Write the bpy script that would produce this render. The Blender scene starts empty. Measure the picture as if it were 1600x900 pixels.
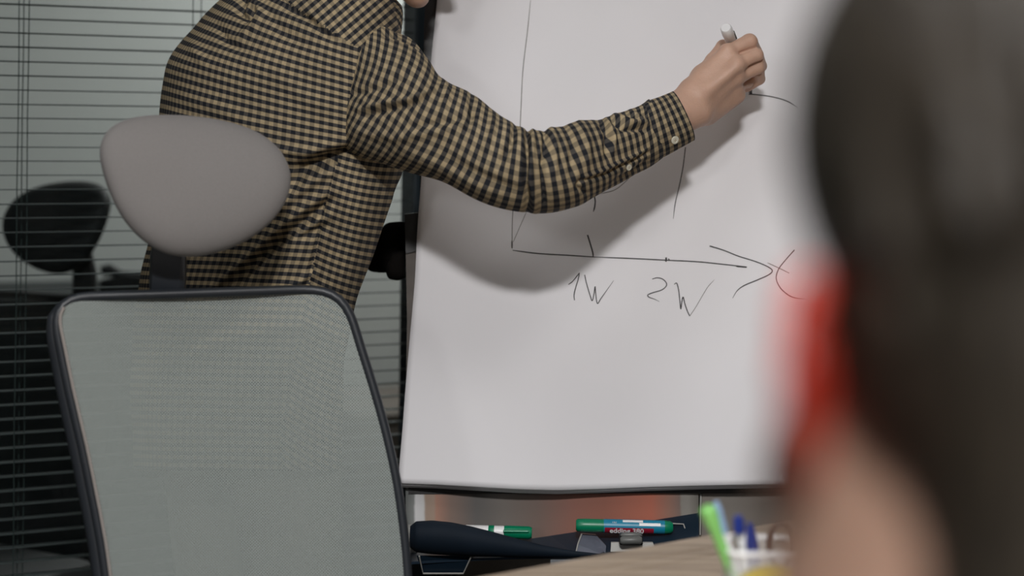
import bpy, bmesh, math, random
import numpy as np
from mathutils import Vector, Matrix, Euler
random.seed(4)
rng = np.random.RandomState(7)
C = bpy.context.scene.collection
SC = bpy.context.scene

# ------------------------------------------------------------------ camera
FPX = 2667.0; CH = 1.27; ROLL = 0.0115; HORIZ = 200.0
cam = bpy.data.cameras.new('camera'); co = bpy.data.objects.new('camera', cam); C.objects.link(co)
cam.sensor_width = 36.0; cam.lens = 36.0 * FPX / 1600.0
cam.shift_y = -(450.0 - HORIZ) / 1600.0
cam.clip_start = 0.05
cr, sr = math.cos(ROLL), math.sin(ROLL)
co.matrix_world = Matrix(((cr, -sr, 0, 0), (0, 0, -1, 0), (sr, cr, 0, CH), (0, 0, 0, 1)))
cam.dof.use_dof = True; cam.dof.focus_distance = 2.62; cam.dof.aperture_fstop = 2.0
cam.dof.aperture_blades = 0
SC.camera = co

# ------------------------------------------------------------------ world, lights, exposure
w = bpy.data.worlds.new('world'); SC.world = w; w.use_nodes = True
w.node_tree.nodes['Background'].inputs[0].default_value = (0.75, 0.85, 1.0, 1)
w.node_tree.nodes['Background'].inputs[1].default_value = 0.25
SC.view_settings.view_transform = 'Standard'; SC.view_settings.look = 'None'
SC.view_settings.exposure = -0.14; SC.view_settings.gamma = 1.0
SC.view_settings.use_curve_mapping = False

CEIL = 2.75
# (x, y, size, power, colour)
LAMPS = [(0.05, -0.60, 0.30, 142.0, (1.0, 0.98, 0.97)),
         (0.55, 0.95, 0.60, 3.0, (1.0, 0.96, 0.92)),
         (-0.45, 1.50, 0.60, 2.0, (0.95, 0.98, 1.0)),
         (0.05, 4.85, 0.60, 52.0, (1.0, 0.98, 0.96))]
WALL_LAMP = (-2.05, -2.53, 2.30, 0.45, 16.0, (1.0, 0.985, 0.98))     # panel on the rear wall, aimed at the flipchart
def area(name, loc, size, power, col):
    l = bpy.data.lights.new(name, 'AREA'); l.shape = 'SQUARE'; l.size = size; l.energy = power; l.color = col
    o = bpy.data.objects.new(name, l); C.objects.link(o); o.location = loc
    return o
WL = area('wall_lamp_light', WALL_LAMP[:3], WALL_LAMP[3], WALL_LAMP[4], WALL_LAMP[5])
WL_AIM = (Vector((0.15, 2.7, 1.1)) - Vector(WALL_LAMP[:3])).normalized()
LAMP_OBJ = [area('lamp_light', (x, y, CEIL - 0.035), s, p, c) for x, y, s, p, c in LAMPS]

# ------------------------------------------------------------------ helpers
def P(px, py, d):
    u = (px - 800.0) / FPX; v = -(py - HORIZ) / FPX
    return np.stack(np.broadcast_arrays((u * cr - v * sr) * d, d + 0.0 * u, CH + (u * sr + v * cr) * d), -1)
def PV(px, py, d):
    return Vector([float(t) for t in P(np.float64(px), np.float64(py), np.float64(d))])
def toPX(p):
    U = p[..., 0] / p[..., 1]; V = (p[..., 2] - CH) / p[..., 1]
    return (U * cr + V * sr) * FPX + 800.0, HORIZ - (-U * sr + V * cr) * FPX

def tag(o, label=None, cat=None, group=None, kind=None):
    if label: o['label'] = label
    if cat: o['category'] = cat
    if group: o['group'] = group
    if kind: o['kind'] = kind
    return o
def empty(name, loc=(0, 0, 0)):
    o = bpy.data.objects.new(name, None); C.objects.link(o); o.location = loc; o.empty_display_size = 0.05
    return o
def link(name, me, mats, parent=None, smooth=True):
    """vertices are given in world space; children are re-expressed about their parent's location"""
    o = bpy.data.objects.new(name, me); C.objects.link(o)
    if mats is not None:
        for m in (mats if isinstance(mats, (list, tuple)) else [mats]): me.materials.append(m)
    if parent is not None:
        o.parent = parent
        q = parent; off = Vector((0, 0, 0))
        while q is not None: off += q.location; q = q.parent
        me.transform(Matrix.Translation(-off))
    else:
        n = len(me.vertices); a = np.empty(n * 3); me.vertices.foreach_get('co', a); a = a.reshape(-1, 3)
        base = Vector(((a[:, 0].min() + a[:, 0].max()) / 2, (a[:, 1].min() + a[:, 1].max()) / 2, a[:, 2].min()))
        me.transform(Matrix.Translation(-base)); o.location = base
    if smooth: me.shade_smooth()
    else: me.shade_flat()
    return o
def from_np(name, V, Q, uv=None):
    me = bpy.data.meshes.new(name); V = np.asarray(V, dtype=np.float32); Q = np.asarray(Q, dtype=np.int32)
    k = Q.shape[1]
    me.vertices.add(len(V)); me.vertices.foreach_set('co', V.ravel())
    me.loops.add(Q.size); me.loops.foreach_set('vertex_index', Q.ravel())
    me.polygons.add(len(Q)); me.polygons.foreach_set('loop_start', np.arange(len(Q), dtype=np.int32) * k)
    me.polygons.foreach_set('loop_total', np.full(len(Q), k, dtype=np.int32))
    if uv is not None:
        l = me.uv_layers.new(name='UVMap'); l.data.foreach_set('uv', np.asarray(uv, dtype=np.float32).ravel())
    me.update(calc_edges=True); me.validate()
    return me
class MB:
    def __init__(s): s.bm = bmesh.new()
    def box(s, lo, hi, M=None, bevel=0.0):
        r = bmesh.ops.create_cube(s.bm, size=1.0); vs = r['verts']
        lo = Vector(lo); hi = Vector(hi); c = (lo + hi) / 2; d = hi - lo
        for v in vs: v.co = Vector((v.co.x * d.x + c.x, v.co.y * d.y + c.y, v.co.z * d.z + c.z))
        if bevel > 0:
            es = list({e for v in vs for e in v.link_edges})
            r = bmesh.ops.bevel(s.bm, geom=es, offset=bevel, segments=2, profile=0.5, affect='EDGES')
            vs = list({v for f in r['faces'] for v in f.verts} | {v for v in vs if v.is_valid})
        if M is not None:
            for v in vs: v.co = M @ v.co
        return s
    def tube(s, pts, rad, seg=12, closed=False, flat=None):
        pts = [Vector(p) for p in pts]; n = len(pts)
        rads = rad if isinstance(rad, (list, tuple)) else [rad] * n
        rings = []; up = None
        for i, p in enumerate(pts):
            a = pts[(i - 1) % n] if (closed or i > 0) else p
            b = pts[(i + 1) % n] if (closed or i < n - 1) else p
            t = (b - a)
            if t.length < 1e-9: t = Vector((0, 0, 1))
            t.normalize()
            if up is None:
                up = Vector((0, 1, 0)) if abs(t.y) < 0.9 else Vector((1, 0, 0))
            x = up - t * up.dot(t)
            if x.length < 1e-6: x = t.orthogonal()
            x.normalize(); up = x; y = t.cross(x)
            sx = flat if flat else 1.0
            rings.append([s.bm.verts.new(p + x * (rads[i] * sx * math.cos(2 * math.pi * k / seg)) + y * (rads[i] * math.sin(2 * math.pi * k / seg))) for k in range(seg)])
        m = n if closed else n - 1
        for i in range(m):
            A = rings[i]; B = rings[(i + 1) % n]
            for k in range(seg):
                s.bm.faces.new((A[k], A[(k + 1) % seg], B[(k + 1) % seg], B[k]))
        if not closed:
            s.bm.faces.new(rings[0][::-1]); s.bm.faces.new(rings[-1])
        return s
    def lathe(s, a, b, prof, seg=28):
        a = Vector(a); b = Vector(b); L = (b - a).length
        q = (b - a).normalized().to_track_quat('Z', 'Y')
        rings = []
        for t, r in prof:
            rings.append([s.bm.verts.new(a + q @ Vector((r * math.cos(2 * math.pi * k / seg), r * math.sin(2 * math.pi * k / seg), t * L))) for k in range(seg)])
        for i in range(len(rings) - 1):
            A = rings[i]; B = rings[i + 1]
            for k in range(seg): s.bm.faces.new((A[k], A[(k + 1) % seg], B[(k + 1) % seg], B[k]))
        s.bm.faces.new(rings[0][::-1]); s.bm.faces.new(rings[-1])
        return s
    def poly(s, pts, th):
        """flat polygon (world points) extruded by vector th"""
        th = Vector(th); A = [s.bm.verts.new(Vector(p)) for p in pts]; B = [s.bm.verts.new(Vector(p) + th) for p in pts]
        n = len(A); s.bm.faces.new(A); s.bm.faces.new(B[::-1])
        for k in range(n): s.bm.faces.new((A[k], B[k], B[(k + 1) % n], A[(k + 1) % n]))
        return s
    def build(s, name, mat, parent=None, smooth=False):
        bmesh.ops.recalc_face_normals(s.bm, faces=s.bm.faces[:])
        me = bpy.data.meshes.new(name); s.bm.to_mesh(me); s.bm.free()
        o = link(name, me, mat, parent, smooth)
        if smooth:
            try: me.set_sharp_from_angle(angle=math.radians(38))
            except Exception: pass
        return o

# ------------------------------------------------------------------ materials
class NT:
    def __init__(s, name):
        s.m = bpy.data.materials.new(name); s.m.use_nodes = True; s.t = s.m.node_tree; s.n = s.t.nodes
        s.b = s.n['Principled BSDF']
    def add(s, k, **kw):
        n = s.n.new(k)
        for a, v in kw.items(): setattr(n, a, v)
        return n
    def lk(s, a, b): s.t.links.new(a, b)
    def math(s, op, a, b=None, c=None):
        n = s.add('ShaderNodeMath', operation=op)
        for i, v in enumerate((a, b, c)):
            if v is None: continue
            if isinstance(v, (int, float)): n.inputs[i].default_value = v
            else: s.lk(v, n.inputs[i])
        return n.outputs[0]
def mat(name, col, rough=0.6, metal=0.0, spec=0.5, noise=0.0, nscale=8.0, bump=0.0, bscale=60.0, trans=0.0, sss=0.0, stretch=None, emit=None, alpha=None, sheen=0.0, sssr=(1, .35, .2), coat=0):
    t = NT(name); b = t.b
    b.inputs['Base Color'].default_value = (*col, 1); b.inputs['Roughness'].default_value = rough
    b.inputs['Metallic'].default_value = metal; b.inputs['Specular IOR Level'].default_value = spec
    if coat: b.inputs['Coat Weight'].default_value = coat
    if trans: b.inputs['Transmission Weight'].default_value = trans
    if sheen: b.inputs['Sheen Weight'].default_value = sheen
    if sss:
        b.inputs['Subsurface Weight'].default_value = sss; b.inputs['Subsurface Radius'].default_value = sssr
        b.inputs['Subsurface Scale'].default_value = 0.012
    if emit:
        b.inputs['Emission Color'].default_value = (*emit[0], 1); b.inputs['Emission Strength'].default_value = emit[1]
    tc = t.add('ShaderNodeTexCoord'); src = tc.outputs['Object']
    if stretch:
        mp = t.add('ShaderNodeMapping'); mp.inputs['Scale'].default_value = stretch; t.lk(src, mp.inputs[0]); src = mp.outputs[0]
    if noise:
        n = t.add('ShaderNodeTexNoise'); n.inputs['Scale'].default_value = nscale; n.inputs['Detail'].default_value = 5
        t.lk(src, n.inputs['Vector'])
        r = t.add('ShaderNodeMapRange'); r.inputs[1].default_value = 0.25; r.inputs[2].default_value = 0.75
        r.inputs[3].default_value = 1 - noise; r.inputs[4].default_value = 1 + noise; t.lk(n.outputs[0], r.inputs[0])
        mx = t.add('ShaderNodeVectorMath', operation='SCALE'); mx.inputs[0].default_value = col; t.lk(r.outputs[0], mx.inputs['Scale'])
        t.lk(mx.outputs[0], b.inputs['Base Color'])
    if bump:
        n = t.add('ShaderNodeTexNoise'); n.inputs['Scale'].default_value = bscale; n.inputs['Detail'].default_value = 4
        t.lk(src, n.inputs['Vector'])
        bp = t.add('ShaderNodeBump'); bp.inputs['Strength'].default_value = bump; bp.inputs['Distance'].default_value = 0.002
        t.lk(n.outputs[0], bp.inputs['Height']); t.lk(bp.outputs[0], b.inputs['Normal'])
    return t.m

def gingham():
    t = NT('gingham cotton'); b = t.b
    uv = t.add('ShaderNodeUVMap'); sp = t.add('ShaderNodeSeparateXYZ'); t.lk(uv.outputs[0], sp.inputs[0])
    def stripe(x):
        f = t.math('FRACT', t.math('DIVIDE', x, 0.0125)); g = t.math('ABSOLUTE', t.math('SUBTRACT', f, 0.5))
        r = t.add('ShaderNodeMapRange'); r.inputs[1].default_value = 0.235; r.inputs[2].default_value = 0.275
        t.lk(g, r.inputs[0]); return r.outputs[0]          # 1 outside the dark stripe? -> inverted below
    a = stripe(sp.outputs[0]); c = stripe(sp.outputs[1])
    # yarn variation
    n = t.add('ShaderNodeTexNoise'); n.inputs['Scale'].default_value = 260; n.inputs['Detail'].default_value = 3
    t.lk(uv.outputs[0], n.inputs['Vector'])
    n2 = t.add('ShaderNodeTexNoise'); n2.inputs['Scale'].default_value = 14; t.lk(uv.outputs[0], n2.inputs['Vector'])
    def mix(f, A, B):
        m = t.add('ShaderNodeMix', data_type='RGBA')
        if isinstance(f, (int, float)): m.inputs[0].default_value = f
        else: t.lk(f, m.inputs[0])
        for i, v in ((6, A), (7, B)):
            if isinstance(v, tuple): m.inputs[i].default_value = (*v, 1)
            else: t.lk(v, m.inputs[i])
        return m.outputs[2]
    LIGHT = (0.385, 0.305, 0.185); COL = (0.215, 0.175, 0.115); ROW = (0.062, 0.057, 0.052); DARK = (0.012, 0.014, 0.019)
    top = mix(a, COL, LIGHT)         # outside the rows
    row = mix(a, DARK, ROW)          # within a row
    base = mix(c, row, top)
    var = t.math('ADD', t.math('MULTIPLY', n.outputs[0], 0.5), t.math('MULTIPLY', n2.outputs[0], 0.5))
    sc = t.add('ShaderNodeVectorMath', operation='SCALE'); t.lk(base, sc.inputs[0]); t.lk(t.math('ADD', var, 0.5), sc.inputs['Scale'])
    t.lk(sc.outputs[0], b.inputs['Base Color'])
    b.inputs['Roughness'].default_value = 0.85; b.inputs['Specular IOR Level'].default_value = 0.25
    bp = t.add('ShaderNodeBump'); bp.inputs['Strength'].default_value = 0.35; bp.inputs['Distance'].default_value = 0.003
    n3 = t.add('ShaderNodeTexNoise'); n3.inputs['Scale'].default_value = 55; n3.inputs['Detail'].default_value = 4; t.lk(uv.outputs[0], n3.inputs['Vector'])
    t.lk(n3.outputs[0], bp.inputs['Height']); t.lk(bp.outputs[0], b.inputs['Normal'])
    return t.m
def meshcloth(name, col, period=0.0042, hole=0.20, thru=1.0):
    t = NT(name); b = t.b; b.inputs['Base Color'].default_value = (*col, 1); b.inputs['Roughness'].default_value = 0.75
    b.inputs['Specular IOR Level'].default_value = 0.3
    uv = t.add('ShaderNodeUVMap'); sp = t.add('ShaderNodeSeparateXYZ'); t.lk(uv.outputs[0], sp.inputs[0])
    y = t.math('DIVIDE', sp.outputs[1], period * 0.5); par = t.math('MULTIPLY', t.math('MODULO', t.math('FLOOR', y), 2.0), 0.5)
    fx = t.math('SUBTRACT', t.math('FRACT', t.math('ADD', t.math('DIVIDE', sp.outputs[0], period), par)), 0.5)
    fy = t.math('MULTIPLY', t.math('SUBTRACT', t.math('FRACT', y), 0.5), 0.5)
    r = t.math('SQRT', t.math('ADD', t.math('MULTIPLY', fx, fx), t.math('MULTIPLY', fy, fy)))
    h = t.math('LESS_THAN', r, hole)
    tr = t.add('ShaderNodeBsdfTransparent'); mx = t.add('ShaderNodeMixShader')
    t.lk(t.math('MULTIPLY', h, thru), mx.inputs[0]); t.lk(b.outputs[0], mx.inputs[1]); t.lk(tr.outputs[0], mx.inputs[2])
    t.lk(mx.outputs[0], t.n['Material Output'].inputs[0])
    return t.m
def wood():
    t = NT('pale oak'); b = t.b; tc = t.add('ShaderNodeTexCoord')
    mp = t.add('ShaderNodeMapping'); mp.inputs['Rotation'].default_value = (0, 0, -0.61); mp.inputs['Scale'].default_value = (1.2, 14, 14)
    t.lk(tc.outputs['Object'], mp.inputs[0])
    n = t.add('ShaderNodeTexNoise'); n.inputs['Scale'].default_value = 5; n.inputs['Detail'].default_value = 8; n.inputs['Distortion'].default_value = 0.6
    t.lk(mp.outputs[0], n.inputs['Vector'])
    cr_ = t.add('ShaderNodeValToRGB'); e = cr_.color_ramp.elements
    e[0].position = 0.3; e[0].color = (0.25, 0.185, 0.125, 1); e[1].position = 0.62; e[1].color = (0.46, 0.36, 0.265, 1)
    t.lk(n.outputs[0], cr_.inputs[0]); t.lk(cr_.outputs[0], b.inputs['Base Color'])
    b.inputs['Roughness'].default_value = 0.5
    return t.m
def board_reflections():
    """glossy board whose room reflections are painted as grey, tan, slate, brown, orange, grey from left to right"""
    t = NT('board face with painted reflections'); b = t.b; tc = t.add('ShaderNodeTexCoord')
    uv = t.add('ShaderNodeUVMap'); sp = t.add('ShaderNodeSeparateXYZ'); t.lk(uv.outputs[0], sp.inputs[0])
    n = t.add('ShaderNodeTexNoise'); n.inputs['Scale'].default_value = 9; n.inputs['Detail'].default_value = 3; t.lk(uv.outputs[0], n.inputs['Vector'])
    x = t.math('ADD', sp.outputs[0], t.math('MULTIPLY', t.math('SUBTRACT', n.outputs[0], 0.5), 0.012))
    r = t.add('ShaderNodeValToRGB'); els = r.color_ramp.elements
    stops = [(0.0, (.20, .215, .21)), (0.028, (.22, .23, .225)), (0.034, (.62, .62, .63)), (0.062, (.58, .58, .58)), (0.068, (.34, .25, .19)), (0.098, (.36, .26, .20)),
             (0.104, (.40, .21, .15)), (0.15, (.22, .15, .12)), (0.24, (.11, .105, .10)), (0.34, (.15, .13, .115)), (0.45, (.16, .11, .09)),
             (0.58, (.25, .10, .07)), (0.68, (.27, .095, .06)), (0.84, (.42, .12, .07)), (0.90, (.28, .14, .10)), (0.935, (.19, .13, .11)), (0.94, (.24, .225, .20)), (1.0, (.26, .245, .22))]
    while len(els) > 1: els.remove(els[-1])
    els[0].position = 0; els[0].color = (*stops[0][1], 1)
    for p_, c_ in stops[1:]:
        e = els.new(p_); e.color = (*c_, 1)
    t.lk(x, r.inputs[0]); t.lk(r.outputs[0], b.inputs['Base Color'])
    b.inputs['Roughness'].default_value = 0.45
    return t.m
def paper():
    t = NT('flipchart paper'); b = t.b; tc = t.add('ShaderNodeTexCoord')
    n = t.add('ShaderNodeTexNoise'); n.inputs['Scale'].default_value = 3.2; n.inputs['Detail'].default_value = 2; t.lk(tc.outputs['Object'], n.inputs['Vector'])
    r = t.add('ShaderNodeValToRGB'); e = r.color_ramp.elements; e[0].position = .35; e[0].color = (.82, .81, .835, 1); e[1].position = .65; e[1].color = (.86, .85, .88, 1)
    t.lk(n.outputs[0], r.inputs[0]); t.lk(r.outputs[0], b.inputs['Base Color'])
    b.inputs['Roughness'].default_value = 0.6; b.inputs['Specular IOR Level'].default_value = 0.2
    return t.m
def glassmat():
    t = NT('clear glass'); gl = t.add('ShaderNodeBsdfGlossy'); gl.inputs['Roughness'].default_value = 0.02
    tr = t.add('ShaderNodeBsdfTransparent'); tr.inputs[0].default_value = (0.90, 0.93, 0.925, 1)
    fr = t.add('ShaderNodeFresnel'); fr.inputs[0].default_value = 1.3; mx = t.add('ShaderNodeMixShader')
    t.lk(fr.outputs[0], mx.inputs[0]); t.lk(tr.outputs[0], mx.inputs[1]); t.lk(gl.outputs[0], mx.inputs[2])
    t.lk(mx.outputs[0], t.n['Material Output'].inputs[0]); return t.m
def hairmat(name, c1, c2, rough=0.45):
    t = NT(name); b = t.b; tc = t.add('ShaderNodeTexCoord'); mp = t.add('ShaderNodeMapping'); mp.inputs['Scale'].default_value = (60, 60, 9)
    t.lk(tc.outputs['Object'], mp.inputs[0]); n = t.add('ShaderNodeTexNoise'); n.inputs['Scale'].default_value = 4; n.inputs['Detail'].default_value = 6; t.lk(mp.outputs[0], n.inputs['Vector'])
    r = t.add('ShaderNodeValToRGB'); e = r.color_ramp.elements; e[0].color = (*c1, 1); e[1].color = (*c2, 1); e[0].position = .35; e[1].position = .7
    t.lk(n.outputs[0], r.inputs[0]); t.lk(r.outputs[0], b.inputs['Base Color']); b.inputs['Roughness'].default_value = rough; b.inputs['Specular IOR Level'].default_value = 0.32
    bp = t.add('ShaderNodeBump'); bp.inputs['Strength'].default_value = 0.9; bp.inputs['Distance'].default_value = 0.004
    t.lk(n.outputs[0], bp.inputs['Height']); t.lk(bp.outputs[0], b.inputs['Normal']); return t.m
M = dict(
    ging=gingham(), paper=paper(), wood=wood(), print=board_reflections(), glass=glassmat(),
    mesh=meshcloth('grey chair mesh', (0.305, 0.34, 0.325)),
    meshblack=meshcloth('black chair mesh', (0.008, 0.011, 0.012)),
    cupmesh=meshcloth('white wire mesh', (0.75, 0.75, 0.75), 0.0032, 0.27),
    wall=mat('wall paint', (0.27, 0.25, 0.225), 0.85, noise=0.05, nscale=3, bump=0.1),
    wallpale=mat('pale green grey wall paint', (0.50, 0.515, 0.505), 0.85, noise=0.04, nscale=1.5),
    ceil=mat('ceiling paint', (0.5, 0.5, 0.49), 0.9, noise=0.03),
    floor=mat('dark carpet', (0.02, 0.02, 0.023), 0.95, noise=0.3, nscale=300, bump=0.6, bscale=500),
    navy=mat('dark blue grey coated steel', (0.032, 0.047, 0.058), 0.42, noise=0.06),
    black=mat('black plastic', (0.012, 0.012, 0.013), 0.45, bump=0.1, bscale=400),
    matte=mat('matte black rubber', (0.005, 0.004, 0.0035), 0.9, spec=0.15, noise=0.1),
    charcoal=mat('charcoal chair frame plastic', (0.022, 0.026, 0.032), 0.4, noise=0.05),
    slat=mat('grey green aluminium slat', (0.05, 0.066, 0.066), 0.4, metal=0.2, noise=0.05),
    cord=mat('dark green blind cord', (0.012, 0.028, 0.026), 0.8, noise=0.1, nscale=300),
    pad=mat('grey fabric headrest', (0.215, 0.203, 0.198), 0.9, noise=0.05, nscale=420, bump=0.35, bscale=900, sheen=0.1),
    padblack=mat('black headrest', (0.006, 0.008, 0.009), 0.7, noise=0.05),
    piping=mat('beige seam piping', (0.30, 0.27, 0.25), 0.7, noise=0.05),
    steel=mat('brushed steel', (0.45, 0.45, 0.46), 0.3, metal=1.0, noise=0.05),
    ridge=mat('tray plastic with painted highlight', (0.13, 0.14, 0.18), 0.22, noise=0.1, nscale=40),  # highlight on the tray facet, put into the base colour
    tray=mat('dark navy tray plastic', (0.010, 0.022, 0.038), 0.38, spec=0.35, noise=0.1, nscale=20),
    flap=mat('dark navy flexible sheet', (0.004, 0.010, 0.019), 0.75, spec=0.25, noise=0.1, nscale=20),
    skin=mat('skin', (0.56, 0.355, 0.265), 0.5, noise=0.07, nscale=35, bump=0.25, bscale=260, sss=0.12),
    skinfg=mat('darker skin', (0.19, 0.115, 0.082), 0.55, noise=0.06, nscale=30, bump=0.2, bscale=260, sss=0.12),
    ear=mat('backlit red ear skin', (0.27, 0.016, 0.006), 0.5, noise=0.1, nscale=60, sss=0.6),  # red of light shining through the ear, put into the skin colour
    white=mat('white plastic', (0.84, 0.84, 0.85), 0.35, noise=0.02),
    button=mat('pearl button', (0.62, 0.60, 0.50), 0.25, noise=0.08, nscale=200),
    stitch=mat('beige stitching thread', (0.40, 0.33, 0.22), 0.8, noise=0.1, nscale=500),
    ink=mat('black marker ink', (0.045, 0.043, 0.045), 0.7, noise=0.15, nscale=120),
    inkpale=mat('faded grey marker ink', (0.22, 0.21, 0.20), 0.8, noise=0.3, nscale=120),
    green=mat('green cap plastic', (0.0, 0.20, 0.095), 0.35, noise=0.05),
    cyan=mat('cyan blue barrel', (0.008, 0.22, 0.36), 0.35, noise=0.05),
    red=mat('red label', (0.32, 0.008, 0.03), 0.4, noise=0.05),
    lime=mat('light green pen plastic', (0.25, 0.62, 0.17), 0.35, noise=0.04),
    blue=mat('blue pen cap', (0.01, 0.03, 0.22), 0.35, noise=0.05),
    paleblue=mat('pale blue pen plastic', (0.28, 0.42, 0.62), 0.3, noise=0.05),
    darkred=mat('dark brown scissor handle', (0.07, 0.03, 0.025), 0.5, noise=0.05),
    yellow=mat('yellow adhesive tape', (0.62, 0.48, 0.08), 0.4, noise=0.05),
    greyclip=mat('grey plastic clip', (0.12, 0.125, 0.12), 0.4, noise=0.05),
    greylight=mat('light grey plastic', (0.36, 0.36, 0.34), 0.5, noise=0.05),
    khaki=mat('khaki trousers', (0.27, 0.25, 0.20), 0.9, noise=0.1, nscale=400, bump=0.3, bscale=500),
    jeans=mat('dark navy trousers', (0.02, 0.025, 0.04), 0.9, noise=0.2, nscale=400, bump=0.3, bscale=500),
    shoe=mat('brown leather', (0.06, 0.03, 0.015), 0.4, noise=0.1),
    jumper=mat('black jumper wool', (0.012, 0.012, 0.013), 0.9, noise=0.2, nscale=200, bump=0.6, bscale=300),
    hair=hairmat('dark brown hair', (0.012, 0.008, 0.005), (0.045, 0.03, 0.02)),
    hairfg=hairmat('very dark hair', (0.004, 0.003, 0.002), (0.030, 0.023, 0.015), 0.45),
    eye=mat('eye white', (0.7, 0.68, 0.65), 0.2, noise=0.02), iris=mat('brown iris', (0.05, 0.025, 0.01), 0.2, noise=0.2),
    brown=mat('dark brown veneer', (0.09, 0.075, 0.064), 0.6, noise=0.2, nscale=6, stretch=(1, 1, 6)),
    litpanel=mat('grey brown added panel', (0.19, 0.17, 0.15), 0.6, noise=0.08),
    dark=mat('black stained cabinet', (0.006, 0.009, 0.010), 0.6, noise=0.1, nscale=6),
    lamp=mat('lamp diffuser', (0.9, 0.9, 0.9), 0.5, emit=((1, 0.98, 0.95), 4.0), noise=0.01),
)

# ------------------------------------------------------------------ room
def struct(o): o['kind'] = 'structure'; return o
# glazed partition: line through the mullion, local frame (t along, n toward the room)
ORG = Vector((-0.214, 3.264, 0)); T = Vector((0.9057, 0.4239, 0)); N = Vector((0.4239, -0.9057, 0))
PM = Matrix(((T.x, N.x, 0, ORG.x), (T.y, N.y, 0, ORG.y), (0, 0, 1, 0), (0, 0, 0, 1)))
struct(MB().box((-4.2, -2.6, -0.1), (4.2, 7.6, 0)).build('floor', M['floor']))
struct(MB().box((-4.2, -2.6, CEIL), (4.2, 7.6, CEIL + 0.1)).build('ceiling', M['ceil']))
struct(MB().box((-4.3, -2.6, 0), (-4.2, 7.6, CEIL)).build('wall_left', M['wall']))
struct(MB().box((4.2, -2.6, 0), (4.3, 7.6, CEIL)).build('wall_right', M['wall']))
struct(MB().box((-4.2, -2.7, 0), (4.2, -2.6, CEIL)).build('wall_rear', M['wall']))
struct(MB().box((-6.0, -1.95, 0), (6.0, -1.85, CEIL), PM).build('wall_far', M['wallpale']))
struct(MB().box((0.13, -0.09, 0), (4.6, -0.03, CEIL), PM).build('wall_back', M['wall']))
win = empty('window_1', ORG); struct(win)
g = MB().box((-4.3, -0.066, 0.06), (0.03, -0.058, CEIL - 0.06), PM).build('pane', M['glass'], win)
MB().box((-4.3, -0.09, 0), (0.03, -0.04, 0.06), PM).build('frame_rail', M['navy'], win)
MB().box((-4.3, -0.09, CEIL - 0.06), (0.03, -0.04, CEIL), PM).build('frame_rail', M['navy'], win)
MB().box((0.030, -0.07, 0), (0.13, 0.0, CEIL), PM, bevel=0.004).build('mullion', M['navy'], win)
struct(MB().box((0.13, -0.03, 0), (4.5, -0.018, 0.09), PM).build('baseboard_back', M['navy']))

# blind -------------------------------------------------------------
blind = empty('venetian_blind', PM @ Vector((-0.9, 0, 0.3)))
tag(blind, 'dark grey horizontal slat blind with green cords covering the glass partition', 'blind')
z0 = PV(0, 5.5, 2.95).z
zs = [z0 + 0.0248 * k for k in range(-58, 46) if 0.12 < z0 + 0.0248 * k < 2.55]
def slat_me(seed):
    bm = bmesh.new(); n = 5; secs = []
    for s in (-1.9, -0.95, 0.026):
        row = []
        for j in range(n):
            a = j / (n - 1) * 2 - 1
            row.append((s, a * 0.0125, 0.0011 * (1 - a * a)))
        secs.append(row)
    top = [[bm.verts.new((s, y, z + 0.0002)) for s, y, z in r] for r in secs]
    bot = [[bm.verts.new((s, y, z - 0.0005)) for s, y, z in r] for r in secs]
    for A, fl in ((top, 0), (bot, 1)):
        for i in range(2):
            for j in range(n - 1):
                q = (A[i][j], A[i + 1][j], A[i + 1][j + 1], A[i][j + 1]); bm.faces.new(q if not fl else q[::-1])
    for i in range(2):
        for j in (0, n - 1): bm.faces.new((top[i][j], top[i + 1][j], bot[i + 1][j], bot[i][j]))
    bmesh.ops.recalc_face_normals(bm, faces=bm.faces[:])
    me = bpy.data.meshes.new('slat'); bm.to_mesh(me); bm.free(); me.materials.append(M['slat']); me.shade_smooth(); return me
sme = slat_me(0)
for z in zs:
    o = bpy.data.objects.new('slat', sme); C.objects.link(o); o.parent = blind
    o.matrix_local = Matrix.Translation(-blind.location) @ PM @ Matrix.Translation((0, 0, z)) @ Matrix.Rotation(0.03 + random.uniform(-.015, .015), 4, 'X') @ Matrix.Rotation(random.uniform(-.0006, .0006), 4, 'Y')
MB().box((-1.9, -0.014, 2.57), (0.028, 0.014, 2.62), PM, bevel=0.002).build('head_rail', M['slat'], blind)
MB().box((-1.9, -0.013, zs[0] - 0.035), (0.028, 0.013, zs[0] - 0.018), PM, bevel=0.002).build('bottom_rail', M['slat'], blind)
def s_at(px):   # position along the partition seen at pixel column px
    u = (px - 800) / FPX
    # ORG + s*T : x = u*y
    return (u * ORG.y - ORG.x) / (T.x - u * T.y)
for px, dy in ((26, 0.014), (37, -0.014), (43, 0.002), (297, 0.014), (316, -0.014)):
    s = s_at(px); pts = []
    for i in range(24):
        z = zs[0] - 0.02 + (2.57 - zs[0]) * i / 23
        pts.append(PM @ Vector((s + 0.0006 * math.sin(i * 1.7 + px), dy, z)))
    MB().tube(pts, 0.0009, 6).build('cord', M['cord'], blind, True)

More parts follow.
